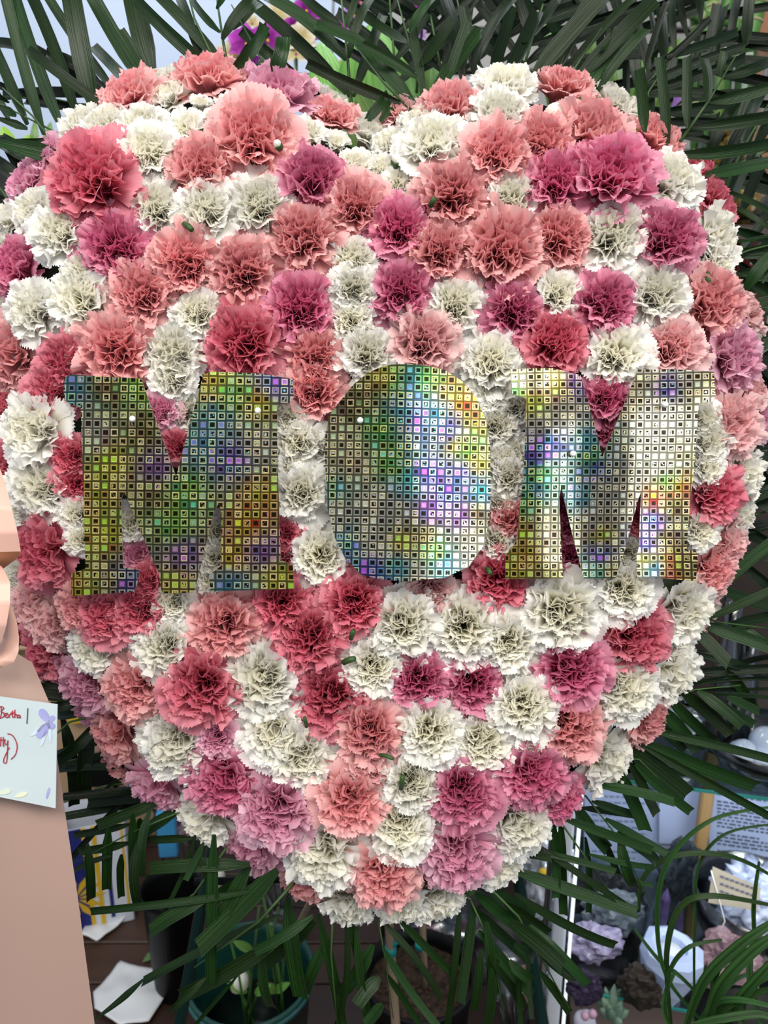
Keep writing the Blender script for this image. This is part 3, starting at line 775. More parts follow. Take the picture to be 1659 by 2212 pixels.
#PART2
# ------------------------------------------------------------------ palm fronds behind the heart
def leaflet(pa, pb, w, m, parent, cut=True, roll=0.0, arch=0.0):
    """a ribbed palm leaflet from pa to pb (world), width w, blunt trimmed end or a point"""
    ax = pb - pa; L = ax.length; ax = ax.normalized()
    view = (CAMLOC - (pa + pb) / 2).normalized()
    side = ax.cross(view).normalized(); nrm = side.cross(ax).normalized()
    R = Matrix.Rotation(roll, 3, ax); side = R @ side; nrm = R @ nrm
    N = 9; sk = rnd.uniform(-0.28, 0.28); bow = rnd.uniform(-0.02, 0.02)
    vs = []; uv = []; fs = []
    for i in range(N + 1):
        u = i / N
        if cut: ww = w * min(1.0, 0.34 + 2.6 * u) * (1.0 - 0.10 * u)
        else: ww = w * (0.30 + 2.4 * u if u < 0.28 else (1 - ((u - 0.28) / 0.72) ** 1.6)) + 0.0004
        c = pa + ax * (L * u) + nrm * (arch * 4 * u * (1 - u)) + side * (bow * L * 4 * u * (1 - u)) + Vector((0, 0, -0.02 * L * u * u))
        for j, v in enumerate((-1, -0.5, 0, 0.5, 1)):
            e = (sk * v * ww * 0.8) if (cut and i == N) else 0
            vs.append(c + side * (v * ww / 2) + nrm * (abs(v) * ww * 0.16) + ax * e)
            uv.append((j / 4, u * L / 0.1))
    for i in range(N):
        for j in range(4): fs.append((i * 5 + j, i * 5 + j + 1, i * 5 + j + 6, i * 5 + j + 5))
    b = MB().add(vs, fs, uv)
    return b.build('leaflet', m, parent)
def frond(label, rach, d, leaves, m=None, rw=7, dend=None):
    m = m or PALM
    dend = dend if dend is not None else d
    n = len(rach)
    pts = [P(x, y, d + (dend - d) * i / max(1, n - 1)) for i, (x, y) in enumerate(rach)]
    root = thing('palm_frond', pts[0], label, 'palm leaf', 'trimmed palm fronds behind the heart')
    MB().tube(pts, [rw / FPX * d / 2 * (1 - 0.6 * i / max(1, n - 1)) for i in range(n)], 6).build('stalk', STEM, root)
    for q in leaves:
        ax_, ay_, bx_, by_, w = q[:5]
        cut = w > 0; w = abs(w)
        da = d + rnd.uniform(-0.012, 0.012); db = da + rnd.uniform(-0.015, 0.03)
        leaflet(P(ax_, ay_, da), P(bx_, by_, db), w / FPX * d * 1.06, m, root, cut, rnd.uniform(-0.55, 0.55), rnd.uniform(-0.006, 0.010))
    return root
def ext(ax_, ay_, bx_, by_, k):
    return (ax_, ay_, bx_ + (bx_ - ax_) * k, by_ + (by_ - ay_) * k)

# leaflets are given root first (towards the heart), tip last
frond('wide frond at the upper left whose blades rise steeply over the pale wall', [(330, 330), (150, 300), (-90, 180)], 0.70,
      [(95, 292, 0, -60, 24), (142, 292, 18, -70, 30), (172, 268, 48, -60, 28), (256, 208, 80, -50, 24), (204, 244, 148, -60, 42), (314, 184, 185, -40, 32), (332, 168, 280, -60, 46), (60, 270, -30, 60, 24), (20, 262, -60, 90, 22)])
frond('frond at the upper left with long blades slanting down toward the heart top', [(520, 250), (420, 40), (390, -80)], 0.675,
      [(464, 156, 290, -12, 30), (488, 147, 335, -22, 26), (440, 140, 380, -30, 22), (300, 205, 200, 96, 26), (320, 180, 262, 60, 18), (270, 260, 60, 100, 22)])
frond('frond lying level behind the upper left blades', [(330, 260), (120, 215), (-60, 205)], 0.735,
      [(235, 206, 5, 203, 22), (228, 233, 55, 214, 18), (256, 212, 105, 118, 26), (115, 122, -30, 90, 24), (215, 178, 100, 115, 26), (200, 240, -20, 170, 18)], PALMD)
frond('small dark frond at the left edge with short pointed leaflets', [(125, 320), (70, 250), (5, 190)], 0.66,
      [(60, 278, -20, 250, -16), (95, 300, -10, 290, -18), (36, 250, -20, 225, -16), (52, 252, -10, 100, -20), (20, 222, -20, 165, -14), (150, 345, -30, 300, -34)])
frond('frond with an upright stem over the pale wall, blades in pairs', [(496, 170), (482, 90), (463, -40)], 0.665,
      [(480, 86, 548, -8, 22), (497, 154, 570, 50, 26), (476, 70, 415, -5, 16), (468, 20, 510, -40, 14)], None, 9)
frond('frond of short cut blades over the purple orchids', [(640, 260), (560, 120), (500, 10)], 0.672,
      [(508, 148, 576, 58, 28), (588, 176, 612, 78, 32), (545, 192, 584, 118, 26), (716, 232, 522, 58, 26), (500, 62, 556, 0, 30)])
frond('frond with a dark central stem above the dip of the heart, blades in pairs', [(762, 262), (750, 118), (734, -40)], 0.69,
      [(748, 130, 580, -10, 28), (738, 57, 658, -10, 22), (756, 208, 545, 0, 28), (747, 57, 770, -8, 16), (753, 126, 806, -10, 20), (763, 210, 828, 28, 22)], None, 9)
frond('frond of crossing cut blades above the dip of the heart', [(910, 260), (830, 180), (760, 90)], 0.668,
      [(900, 167, 780, 92, 22), (800, 100, 682, 50, 22), (866, 222, 664, 130, 26), (900, 232, 770, 78, 28), (787, 266, 840, 202, 22), (820, 262, 848, 212, 22), (880, 92, 783, 26, 20)])
frond('frond with a pale thin stem right of the dip, blades slanting up right', [(920, 220), (885, 95), (853, -20)], 0.675,
      [(885, 70, 935, -6, 20), (908, 140, 977, 38, 24), (931, 200, 1038, 58, 28), (918, 214, 890, 40, 18), (960, 190, 1010, 40, 20)])
frond('broad frond behind the right lobe whose blades lean right to the top edge', [(1060, 180), (1010, 90), (980, -30)], 0.71,
      [(1000, 133, 1042, 58, 26), (1022, 150, 1108, -6, 26), (1058, 165, 1106, 6, 28), (1130, 93, 1204, -6, 22), (1000, 180, 960, -10, 26), (1090, 170, 1160, 20, 30), (1040, 190, 1000, 10, 24)], PALMD)
frond('frond above the right lobe with long smooth blades rising to the right', [(1170, 190), (1240, 150), (1300, 60)], 0.685,
      [(1148, 170, 1300, -10, 36), (1190, 168, 1278, -8, 32), (1216, 164, 1368, -8, 18), (1236, 180, 1416, -8, 34), (1262, 188, 1362, 68, 26), (1300, 110, 1318, 60, 14), (1290, 200, 1400, 60, 22)])
frond('frond at the upper right with square cut upright blades and level ones to the right', [(1470, 305), (1528, 222), (1590, 120)], 0.655,
      [(1556, 165, 1565, 110, 17), (1526, 220, 1517, 122, 23), (1486, 276, 1487, 118, 24), (1444, 312, 1427, 118, 25), (1393, 285, 1382, 146, 23), (1562, 168, 1664, 128, 22), (1532, 220, 1690, 174, 25),
       (1493, 276, 1700, 238, 27), (1456, 334, 1700, 292, 27), (1523, 378, 1700, 338, 27)], None, 8)
frond('shiny frond crossing behind the square cut blades at the upper right', [(1380, 330), (1400, 200), (1460, 110)], 0.70,
      [(1440, 124, 1594, 64, 18), (1404, 155, 1534, 36, 15), (1396, 182, 1606, 96, 20), (1390, 200, 1610, 118, 20), (1400, 250, 1600, 215, 20), (1385, 270, 1560, 262, 18), (1410, 292, 1520, 280, 18), (1394, 148, 1440, 0, 14), (1420, 100, 1404, 10, 12)], PALMD)
frond('steep glossy frond at the right edge behind the level blades', [(1560, 420), (1600, 330), (1680, 190)], 0.72,
      [(1530, 350, 1590, 220, 24), (1560, 360, 1620, 240, 22), (1590, 350, 1659, 180, 26), (1545, 390, 1600, 300, 20), (1610, 370, 1680, 260, 20), (1600, 460, 1650, 340, 26), (1575, 440, 1610, 360, 26)], PALMD)
frond('frond at the right edge beside the upper white blooms, blades level', [(1570, 560), (1620, 540), (1700, 520)], 0.705,
      [(1555, 408, 1690, 476, 11), (1580, 442, 1690, 508, 11), (1580, 492, 1680, 520, 20), (1584, 548, 1690, 536, 28), (1588, 524, 1690, 500, 8), (1590, 590, 1680, 596, 26)])
frond('frond at the right edge with blades slanting up beside the mauve bloom', [(1610, 720), (1630, 640), (1690, 540)], 0.70,
      [(1608, 632, 1690, 536, 28), (1620, 702, 1700, 736, 30), (1620, 660, 1690, 640, 24), (1634, 700, 1700, 600, 26), (1600, 600, 1700, 660, 24), (1640, 760, 1700, 700, 20)])
frond('dark frond at the right edge beside the letter row', [(1620, 900), (1650, 860), (1720, 820)], 0.73,
      [(1630, 830, 1720, 760, 28), (1640, 880, 1720, 900, 26), (1630, 930, 1720, 960, 26), (1636, 800, 1720, 880, 22), (1610, 980, 1720, 1010, 26), (1620, 760, 1710, 820, 26)], PALMD)
frond('dark frond at the right edge below the letter row', [(1590, 1120), (1640, 1110), (1720, 1080)], 0.725,
      [(1590, 1090, 1710, 1040, 26), (1600, 1060, 1710, 1120, 28), (1580, 1150, 1700, 1120, 26), (1570, 1180, 1700, 1210, 26), (1590, 1020, 1700, 1080, 24), (1580, 1200, 1700, 1290, 24), (1600, 1140, 1690, 1190, 26)], PALMD)
frond('frond at the right with a silvery blade crossing at the height of the white blooms', [(1500, 1330), (1560, 1345), (1680, 1360)], 0.67,
      [(1526, 1288, 1690, 1150, 26), (1550, 1272, 1690, 1316, 28), (1532, 1336, 1690, 1262, 20), (1578, 1346, 1690, 1320, 26), (1512, 1346, 1690, 1404, 28), (1502, 1362, 1574, 1432, 27), (1582, 1350, 1690, 1420, 26)], None, 6)
frond('dark fan of narrow level blades at the right over the glass vases', [(1440, 1500), (1520, 1470), (1690, 1440)], 0.69,
      [(1482, 1405, 1644, 1455, 20), (1585, 1438, 1690, 1414, 12), (1490, 1452, 1690, 1438, 22), (1472, 1474, 1690, 1450, 8), (1466, 1484, 1690, 1466, 8), (1480, 1490, 1690, 1484, 8), (1540, 1500, 1690, 1508, 10)], PALMD)
frond('frond at the right with parallel trimmed blades slanting down right', [(1420, 1520), (1500, 1490), (1600, 1480)], 0.665,
      [(1436, 1497, 1548, 1600, 26), (1470, 1490, 1580, 1584, 28), (1506, 1493, 1602, 1568, 26), (1522, 1500, 1628, 1562, 22), (1570, 1506, 1640, 1536, 20), (1570, 1448, 1630, 1528, 22), (1424, 1524, 1508, 1620, 28), (1406, 1544, 1482, 1616, 24)], None, 5)
frond('long bladed frond at the right reaching down past the bowl', [(1340, 1610), (1400, 1580), (1690, 1640)], 0.665,
      [(1388, 1573, 1690, 1640, 20), (1362, 1592, 1632, 1692, 32), (1380, 1606, 1690, 1770, 20), (1334, 1668, 1484, 1670, 14)], None, 6)
frond('frond of broad square cut blades over the printed papers', [(1320, 1640), (1380, 1640), (1430, 1690)], 0.66,
      [(1356, 1618, 1482, 1716, 46), (1332, 1658, 1394, 1790, 28), (1358, 1632, 1418, 1756, 22), (1290, 1696, 1456, 1730, 20), (1372, 1650, 1492, 1750, 22)], None, 5)
frond('frond below right of the heart with a thin stem and many trimmed blades', [(1250, 1700), (1332, 1805), (1410, 1960)], 0.675,
      [(1278, 1730, 1376, 1760, 18), (1308, 1768, 1442, 1842, 18), (1332, 1798, 1418, 1860, 24), (1272, 1845, 1408, 1870, 12), (1240, 1740, 1312, 1834, 30), (1339, 1805, 1372, 1914, 24), (1255, 1745, 1374, 1760, 14), (1265, 1808, 1272, 1968, 14), (1300, 1812, 1334, 1885, 16), (1340, 1890, 1410, 1912, 10)], None, 5)
frond('frond right of the tip with long upright and slanting blades', [(1130, 1790), (1200, 1760), (1340, 1960)], 0.655,
      [(1190, 1762, 1201, 1936, 20), (1212, 1772, 1218, 1972, 20), (1212, 1766, 1410, 1834, 20), (1150, 1818, 1378, 1968, 15), (1116, 1830, 1330, 1880, 15), (1100, 1876, 1376, 1966, 26), (1100, 1836, 1190, 1850, 22)], None, 7)
frond('frond below right of the tip with broad blades slanting down', [(1040, 1900), (1120, 1980), (1230, 2180)], 0.66,
      [(1112, 1930, 1330, 2036, 20), (1090, 1950, 1186, 2012, 24), (1100, 1990, 1216, 2084, 32), (1144, 1998, 1268, 2124, 22), (1160, 2048, 1240, 2114, 22), (1110, 2040, 1150, 2074, 22), (1100, 2074, 1152, 2116, 24), (1166, 2098, 1230, 2184, 18), (1050, 1990, 1060, 2130, 22), (1140, 2060, 1150, 2200, 12), (1120, 2100, 1125, 2212, 12)], None, 7)
frond('frond right under the tip with fanned straight blades', [(1010, 1930), (1060, 2040), (1090, 2200)], 0.675,
      [(995, 1937, 966, 2214, 15), (1022, 1952, 992, 2162, 26), (1027, 1930, 1150, 2026, 26), (1042, 1912, 1156, 1972, 26), (1020, 1960, 1150, 2076, 22), (1034, 2010, 1150, 2146, 24), (1056, 2066, 1130, 2176, 28), (1060, 2090, 1050, 2212, 24), (1040, 2050, 1024, 2180, 18)], None, 6)
frond('frond hanging from the tip with narrow blades spread over the dark pot', [(815, 1975), (830, 2060), (850, 2200)], 0.665,
      [(818, 1984, 952, 2156, 17), (861, 1985, 980, 2102, 17), (826, 2046, 946, 2216, 17), (832, 2100, 910, 2216, 14), (806, 2040, 740, 2140, 30), (820, 2110, 770, 2170, 30), (828, 2170, 790, 2216, 26), (770, 1990, 800, 2212, 18)], None, 4)
frond('frond hanging straight down left of the tip', [(720, 1960), (715, 2060), (730, 2230)], 0.67,
      [(687, 1974, 740, 2216, 22), (746, 1980, 724, 2216, 15), (752, 1976, 798, 2216, 18), (622, 1940, 650, 2150, 34), (566, 2050, 588, 2172, 22), (680, 1990, 560, 2090, 30), (700, 2040, 660, 2140, 26)], None, 6)
frond('frond left of the tip with broad crossing blades over the green bucket', [(640, 1900), (560, 1990), (420, 2090)], 0.655,
      [(600, 1880, 430, 2046, 40), (676, 1978, 550, 2052, 22), (604, 1978, 308, 2116, 20), (600, 2034, 392, 2146, 32), (310, 2116, 192, 2208, -14), (514, 2106, 420, 2212, 10), (445, 2112, 366, 2184, 14), (540, 1870, 470, 2000, 30)], None, 8)
frond('frond lower left with one long vertical blade and crossing broad ones', [(490, 1830), (420, 1930), (330, 2000)], 0.648,
      [(463, 1802, 456, 2120, 25), (423, 1804, 347, 1980, 11), (445, 1944, 324, 2012, 32), (540, 1868, 322, 1872, 27), (542, 1926, 195, 1962, 17), (430, 1840, 456, 1910, 14), (520, 1900, 440, 1960, 26), (440, 1820, 400, 1900, 14)], None, 6)
frond('frond lower left of woven upright and level blades beside the ribbon', [(420, 1740), (280, 1800), (150, 1870)], 0.66,
      [(325, 1750, 310, 1890, 22), (300, 1816, 300, 1952, 24), (286, 1760, 286, 1896, 22), (235, 1786, 231, 1918, 22), (188, 1822, 196, 1940, 20), (262, 1845, 262, 1935, 16), (391, 1750, 284, 1820, 28), (416, 1810, 325, 1812, 18), (347, 1731, 210, 1780, 24), (300, 1768, 300, 1800, 22), (282, 1780, 160, 1800, 18), (280, 1820, 170, 1836, 20), (240, 1850, 160, 1880, 12)], None, 5)
frond('dark frond left of the lower left slope with level blades crossing upright ones', [(330, 1680), (220, 1700), (120, 1740)], 0.69,
      [(286, 1655, 125, 1659, 15), (300, 1704, 134, 1718, 17), (307, 1690, 154, 1850, 14), (134, 1550, 158, 1736, 26), (196, 1570, 184, 1720, 34), (290, 1640, 288, 1720, 18), (250, 1624, 127, 1650, 14), (310, 1730, 140, 1760, 18), (330, 1720, 190, 1730, 24), (252, 1676, 250, 1710, 10), (280, 1670, 222, 1720, 8)], PALMD)
frond('dark frond behind the card reaching toward the lower left slope', [(230, 1540), (150, 1560), (60, 1640)], 0.675,
      [(214, 1552, 100, 1650, 28), (170, 1512, 110, 1524, 22), (200, 1530, 120, 1540, 20), (240, 1600, 100, 1640, 16), (150, 1480, 90, 1440, 40), (170, 1500, 80, 1490, 36), (80, 1420, 30, 1470, 26)], PALMD)
frond('dark frond at the far left beside the pale pink blooms', [(40, 480), (10, 420), (-60, 330)], 0.72,
      [(60, 400, -40, 330, 30), (50, 380, 0, 290, 24), (30, 440, -40, 420, 34), (20, 470, -50, 480, 26), (80, 350, 0, 300, 34)], PALMD)
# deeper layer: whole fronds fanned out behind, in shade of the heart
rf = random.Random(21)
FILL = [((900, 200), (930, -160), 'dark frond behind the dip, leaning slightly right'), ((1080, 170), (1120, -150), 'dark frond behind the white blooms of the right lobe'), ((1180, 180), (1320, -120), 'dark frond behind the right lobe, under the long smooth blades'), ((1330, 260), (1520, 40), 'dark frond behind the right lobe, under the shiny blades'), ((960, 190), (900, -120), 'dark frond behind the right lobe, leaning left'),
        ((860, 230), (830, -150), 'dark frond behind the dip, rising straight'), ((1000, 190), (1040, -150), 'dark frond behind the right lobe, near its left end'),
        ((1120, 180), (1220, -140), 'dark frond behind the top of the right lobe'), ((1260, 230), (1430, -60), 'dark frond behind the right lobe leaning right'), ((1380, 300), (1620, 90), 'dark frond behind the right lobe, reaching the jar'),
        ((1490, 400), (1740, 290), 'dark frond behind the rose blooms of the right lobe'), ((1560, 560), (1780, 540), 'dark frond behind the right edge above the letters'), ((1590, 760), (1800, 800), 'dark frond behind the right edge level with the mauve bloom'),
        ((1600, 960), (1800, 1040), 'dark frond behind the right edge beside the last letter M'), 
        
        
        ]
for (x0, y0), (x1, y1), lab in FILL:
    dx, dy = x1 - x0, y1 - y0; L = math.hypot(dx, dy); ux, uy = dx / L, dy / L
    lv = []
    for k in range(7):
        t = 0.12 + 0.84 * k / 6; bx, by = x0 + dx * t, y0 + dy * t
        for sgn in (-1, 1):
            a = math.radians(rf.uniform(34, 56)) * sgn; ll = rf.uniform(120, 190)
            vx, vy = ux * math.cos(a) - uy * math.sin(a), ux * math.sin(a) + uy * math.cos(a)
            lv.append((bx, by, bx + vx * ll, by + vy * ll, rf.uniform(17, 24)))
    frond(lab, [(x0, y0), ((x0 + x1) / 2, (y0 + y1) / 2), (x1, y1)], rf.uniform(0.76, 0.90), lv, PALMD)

# ------------------------------------------------------------------ easel behind
eas = thing('display_easel', Vector((0, 0.62, 0)), 'dark green metal easel carrying the heart, legs seen below the tip', 'easel')
def down(p, q):      # carry the line on to the floor
    t = -p.z / (q.z - p.z); return p + (q - p) * t
top1, a0 = P(935, 800, 0.775), P(1112, 1850, 0.80); e1 = down(top1, a0)
top2, b0 = P(650, 800, 0.775), P(440, 1930, 0.80); e2 = down(top2, b0)
MB().tube([top1, a0, e1], 0.0065, 8).build('leg', EASELM, eas)
MB().tube([top2, b0, e2], 0.0065, 8).build('leg', EASELM, eas)
MB().tube([(0, 0.80, 1.25), (0, 1.22, 0)], 0.0065, 8).build('leg', EASELM, eas)
MB().tube([P(420, 1905, 0.80), P(1120, 1882, 0.80)], 0.004, 8).build('crossbar', BLACKP, eas)
MB().box(((top1.x + top2.x) / 2, top1.y, top1.z), (0.16, 0.016, 0.02), 0, 0.003).build('head_bracket', EASELM, eas)

# ------------------------------------------------------------------ bow, ribbon tails and card at the left
bow = thing('ribbon_bow', P(-40, 1200, 0.56), 'peach satin bow at the left edge with a wide tail hanging to the bottom', 'bow')
def ribbon(name, ctr, wid, m, nv=10, ripple=0.0, th=0.0):
    """ctr: list of (px,py,depth) for the left and right edges"""
    def fn(u, v):
        f = u * (len(ctr) - 1); i = min(int(f), len(ctr) - 2); f -= i
        f2 = f * f * (3 - 2 * f) * 0.4 + f * 0.6
        l = P(*ctr[i][0]).lerp(P(*ctr[i + 1][0]), f2); r = P(*ctr[i][1]).lerp(P(*ctr[i + 1][1]), f2)
        p = l.lerp(r, v)
        bulge = math.sin(v * math.pi) * wid
        return p + CR @ Vector((0, 0, bulge + ripple * math.sin(v * 9 + u * 5)))
    return MB().grid(fn, (len(ctr) - 1) * 6, nv).build(name, m, bow)
ribbon('tail', [((-70, 1330, 0.585), (70, 1430, 0.585)), ((-80, 1500, 0.572), (104, 1515, 0.572)), ((-90, 1700, 0.565), (131, 1700, 0.565)), ((-90, 1950, 0.565), (170, 1950, 0.565)), ((-90, 2300, 0.57), (218, 2300, 0.57))], 0.004, SATIN_SHADED, 12, 0.0012)
ribbon('loop', [((-130, 940, 0.545), (-10, 985, 0.545)), ((-120, 1010, 0.535), (12, 1045, 0.535)), ((-110, 1080, 0.53), (26, 1100, 0.53)), ((-100, 1150, 0.53), (38, 1150, 0.53)), ((-90, 1192, 0.535), (45, 1191, 0.535))], 0.008, SATIN)
ribbon('loop', [((-90, 1190, 0.5345), (45, 1189, 0.5345)), ((-90, 1215, 0.545), (40, 1204, 0.545)), ((-90, 1255, 0.56), (8, 1228, 0.56))], 0.0, mat('satin_underside', '#dc9c72', 0.4))
ribbon('loop', [((-110, 1212, 0.545), (3, 1222, 0.545)), ((-100, 1262, 0.532), (22, 1258, 0.532)), ((-90, 1300, 0.528), (22, 1300, 0.528)), ((-80, 1350, 0.528), (14, 1350, 0.528)), ((-70, 1400, 0.532), (2, 1390, 0.532)), ((-60, 1430, 0.545), (-6, 1420, 0.545))], 0.006, SATIN)
ribbon('loop', [((10, 1290, 0.56), (22, 1300, 0.558)), ((12, 1340, 0.558), (36, 1340, 0.552)), ((6, 1380, 0.556), (41, 1375, 0.549)), ((-4, 1405, 0.55), (40, 1408, 0.546)), ((-14, 1418, 0.545), (30, 1430, 0.545)), ((-30, 1424, 0.543), (8, 1441, 0.544)), ((-60, 1424, 0.543), (-30, 1440, 0.544))], 0.003, SATIN)
ribbon('knot', [((-150, 1150, 0.55), (-70, 1150, 0.55)), ((-150, 1200, 0.53), (-70, 1200, 0.53)), ((-150, 1260, 0.55), (-70, 1260, 0.55))], 0.01, SATIN)

CD = 0.545
def cp(x, y, dz=0.0):
    c00, c10, c11, c01 = (-150, 1484), (124, 1522), (120, 1746), (-150, 1690)
    return P(x, y, CD - dz + 0.00006 * (x - 60) * 0.3)
cardp = [cp(-150, 1484), cp(0, 1505), cp(124, 1522), cp(122, 1640), cp(120, 1746), cp(0, 1722), cp(-150, 1692)]
cardo = thing('message_card', cp(60, 1630), 'white card with red handwriting and a lilac flower, on the ribbon tail', 'card')
MB().poly(cardp, 0.0008).build('card_sheet', CARDM, cardo, smooth=False)
def strokes(name, m, lines, w, parent, dz=0.0006):
    b = MB()
    for ln in lines:
        # smooth the stroke
        pts = []
        for i in range(len(ln) - 1):
            p0 = ln[max(i - 1, 0)]; p1 = ln[i]; p2 = ln[i + 1]; p3 = ln[min(i + 2, len(ln) - 1)]
            for k in range(4):
                t = k / 4
                pts.append(tuple(0.5 * (2 * p1[c] + (p2[c] - p0[c]) * t + (2 * p0[c] - 5 * p1[c] + 4 * p2[c] - p3[c]) * t * t + (3 * p1[c] - p0[c] - 3 * p2[c] + p3[c]) * t ** 3) for c in (0, 1)))
        pts.append(ln[-1])
        b.tube([cp(x, y, dz) for x, y in pts], w / FPX * CD / 2, 5)
    return b.build(name, m, parent)
strokes('handwriting', REDINK, [
    [(2, 1528), (3, 1540), (0, 1551)], [(-8, 1530), (2, 1526), (8, 1530), (2, 1537), (8, 1540), (9, 1546), (2, 1551), (-6, 1550)],
    [(10, 1547), (15, 1544), (16, 1541), (12, 1541), (11, 1547), (15, 1550), (19, 1547)],
    [(19, 1543), (20, 1550)], [(20, 1545), (23, 1542), (25, 1543)],
    [(27, 1535), (27, 1548), (30, 1550)], [(23, 1540), (32, 1540)],
    [(32, 1533), (32, 1550)], [(32, 1545), (35, 1543), (37, 1546), (37, 1551)],
    [(43, 1545), (39, 1545), (38, 1549), (42, 1550), (43, 1545), (44, 1551)],
    [(2, 1592), (1, 1612)], [(-3, 1599), (12, 1598)], [(7, 1592), (7, 1610), (9, 1612)],
    [(10, 1600), (11, 1608), (15, 1607), (17, 1599)], [(17, 1599), (16, 1625), (14, 1646), (9, 1648), (8, 1640), (14, 1626), (20, 1615)],
    [(16, 1585), (26, 1588), (34, 1600), (37, 1614), (33, 1630), (24, 1640)],
    [(-14, 1600), (-8, 1608)], [(-30, 1528), (-30, 1550)], [(-20, 1540), (-20, 1550)]], 2.2, cardo)
strokes('pen_stroke', GREYINK, [[(60, 1530), (59, 1547), (58, 1563)]], 2.2, cardo)
def petalprint(cx, cy, L, w, ang, m, name='flower_print'):
    b = MB(); c, s = math.cos(ang), math.sin(ang); pts = []
    for i in range(18):
        a = 2 * math.pi * i / 18
        u, v = L / 2 * (1 + math.cos(a)), w / 2 * math.sin(a) * (0.6 + 0.4 * math.cos(a / 2) ** 2)
        pts.append(cp(cx + u * c - v * s, cy + u * s + v * c, 0.0005))
    b.poly(pts, 0.0003, CR @ Vector((0, 0, 1)))
    o = b.build(name, m, cardo, smooth=False); return o
FX, FY = 106, 1560
for L, w, ang, m in ((34, 22, -2.2, LILAC), (20, 14, -0.9, LILAC), (42, 26, 2.2, LILAC), (34, 18, 1.0, LILAC), (50, 10, 2.5, PALEBLUE), (44, 9, 1.5, PALEBLUE), (56, 9, 1.9, PALEBLUE)):
    if ang == -0.9: L = 17
    if ang == 1.0: L = 17
    petalprint(FX, FY, L, w, ang, m)
petalprint(100, 1726, 26, 7, -1.3, LILAC); petalprint(30, 1722, 30, 12, -0.3, mat('yellow_wash_print', '#d8dcc0', 0.8)); petalprint(-6, 1714, 30, 14, -0.2, mat('green_wash_print', '#cfd8c4', 0.8))

# ------------------------------------------------------------------ things behind, top
def orchid_bloom(c, r, m, parent, lip, yaw=0.0):
    base = MB().blob(c, (r * .12, r * .12, r * .12), 0, 1, 0, 1).build('blossom', lip, parent)
    for k in range(5):
        a = math.radians([90, 205, 335, 20, 160][k]); wd = [0.42, 0.36, 0.36, 0.62, 0.62][k] * r
        def fn(u, v, a=a, wd=wd):
            w = wd * math.sin(min(1, u * 1.08 + 0.02) * math.pi) ** 0.6 * (v - 0.5) * 1.6
            q = Vector((math.cos(a) * u * r - math.sin(a) * w, 0.15 * r * math.sin(u * 3) + 0.1 * abs(v - .5) * r, math.sin(a) * u * r + math.cos(a) * w))
            return Vector(c) + Matrix.Rotation(yaw, 3, 'Z') @ Vector((q.x, -q.y, q.z))
        b = MB().grid(fn, 6, 4)
        inv = Matrix.Translation(parent.location).inverted()
        bo = link('petal', mesh('petal', [inv @ v - base.location for v in b.v], b.f, m, True, b.uv), base)
OD = 1.25
o1 = thing('potted_orchid', P(600, 420, OD), 'purple and cream orchid spray behind the left lobe over the pale wall', 'orchid')
MB().tube([P(600, 420, OD), P(612, 260, OD), P(600, 130, OD), P(560, 60, OD), P(500, 110, OD)], 0.003, 6).build('flower_stem', STEM, o1)
MB().tube([P(604, 330, OD), P(640, 170, OD), P(640, 90, OD), P(680, 40, OD)], 0.003, 6).build('flower_stem', STEM, o1)
MB().lathe(P(600, 700, OD), [(0.05, 0), (0.065, 0.11), (0.06, 0.11), (0.058, 0.1)], 24).build('pot', KRAFT, o1)
for x, y, r, m in ((533, 96, 40, ORCHP), (578, 88, 38, ORCHP), (545, 150, 36, ORCHP), (522, 168, 30, ORCHP), (600, 38, 34, ORCHW), (500, 128, 40, ORCHW), (652, 84, 38, ORCHW), (545, 52, 22, ORCHW), (634, 58, 24, ORCHP), (662, 24, 30, ORCHP), (682, 44, 26, ORCHP), (640, 118, 28, ORCHW), (670, 75, 24, ORCHL)):
    orchid_bloom(P(x, y, OD - 0.02 + rnd.uniform(-.02, .02)), r / FPX * OD * 1.05, m, o1, ORCHP if m is ORCHW else YEL, rnd.uniform(-.5, .5))
o2 = thing('potted_orchid', P(880, 420, 1.32), 'lilac orchid spray half hidden by fronds above the dip', 'orchid')
MB().tube([P(860, 420, 1.32), P(850, 200, 1.32), P(800, 40, 1.32), P(760, 20, 1.32)], 0.003, 6).build('flower_stem', STEM, o2)
MB().tube([P(866, 380, 1.32), P(880, 180, 1.32), P(890, 60, 1.32)], 0.003, 6).build('flower_stem', STEM, o2)
MB().lathe(P(870, 700, 1.32), [(0.05, 0), (0.065, 0.11), (0.06, 0.11), (0.058, 0.1)], 24).build('pot', KRAFT, o2)
for x, y, r, m in ((765, 34, 30, ORCHL), (752, 58, 24, ORCHP), (872, 10, 30, ORCHL), (888, 24, 24, ORCHP), (898, 72, 26, ORCHL), (838, 6, 22, ORCHP), (780, 6, 24, ORCHP)):
    orchid_bloom(P(x, y, 1.30), r / FPX * 1.3, m, o2, YEL, rnd.uniform(-.4, .4))
bl = thing('broad_leaf_plant', P(820, 420, 1.02), 'plant with big pale green leaves above the dip of the heart', 'plant')
MB().lathe(P(820, 560, 1.02), [(0.05, 0), (0.07, 0.12), (0.065, 0.12), (0.06, 0.1)], 24).build('pot', BLACKP, bl)
def broad(pa, pb, w, m, parent, name='leaf', bend=0.03, N=12):
    ax = pb - pa; L = ax.length; axn = ax.normalized(); view = (CAMLOC - pa).normalized()
    side = axn.cross(view).normalized(); nrm = side.cross(axn)
    def fn(u, v):
        ww = w * math.sin(min(1.0, u * 0.97 + 0.03) * math.pi) ** 0.75
        return pa + ax * u + side * ((v - 0.5) * ww) + nrm * (bend * math.sin(u * math.pi) + abs(v - 0.5) * ww * 0.35)
    return MB().grid(fn, N, 6).build(name, m, parent)
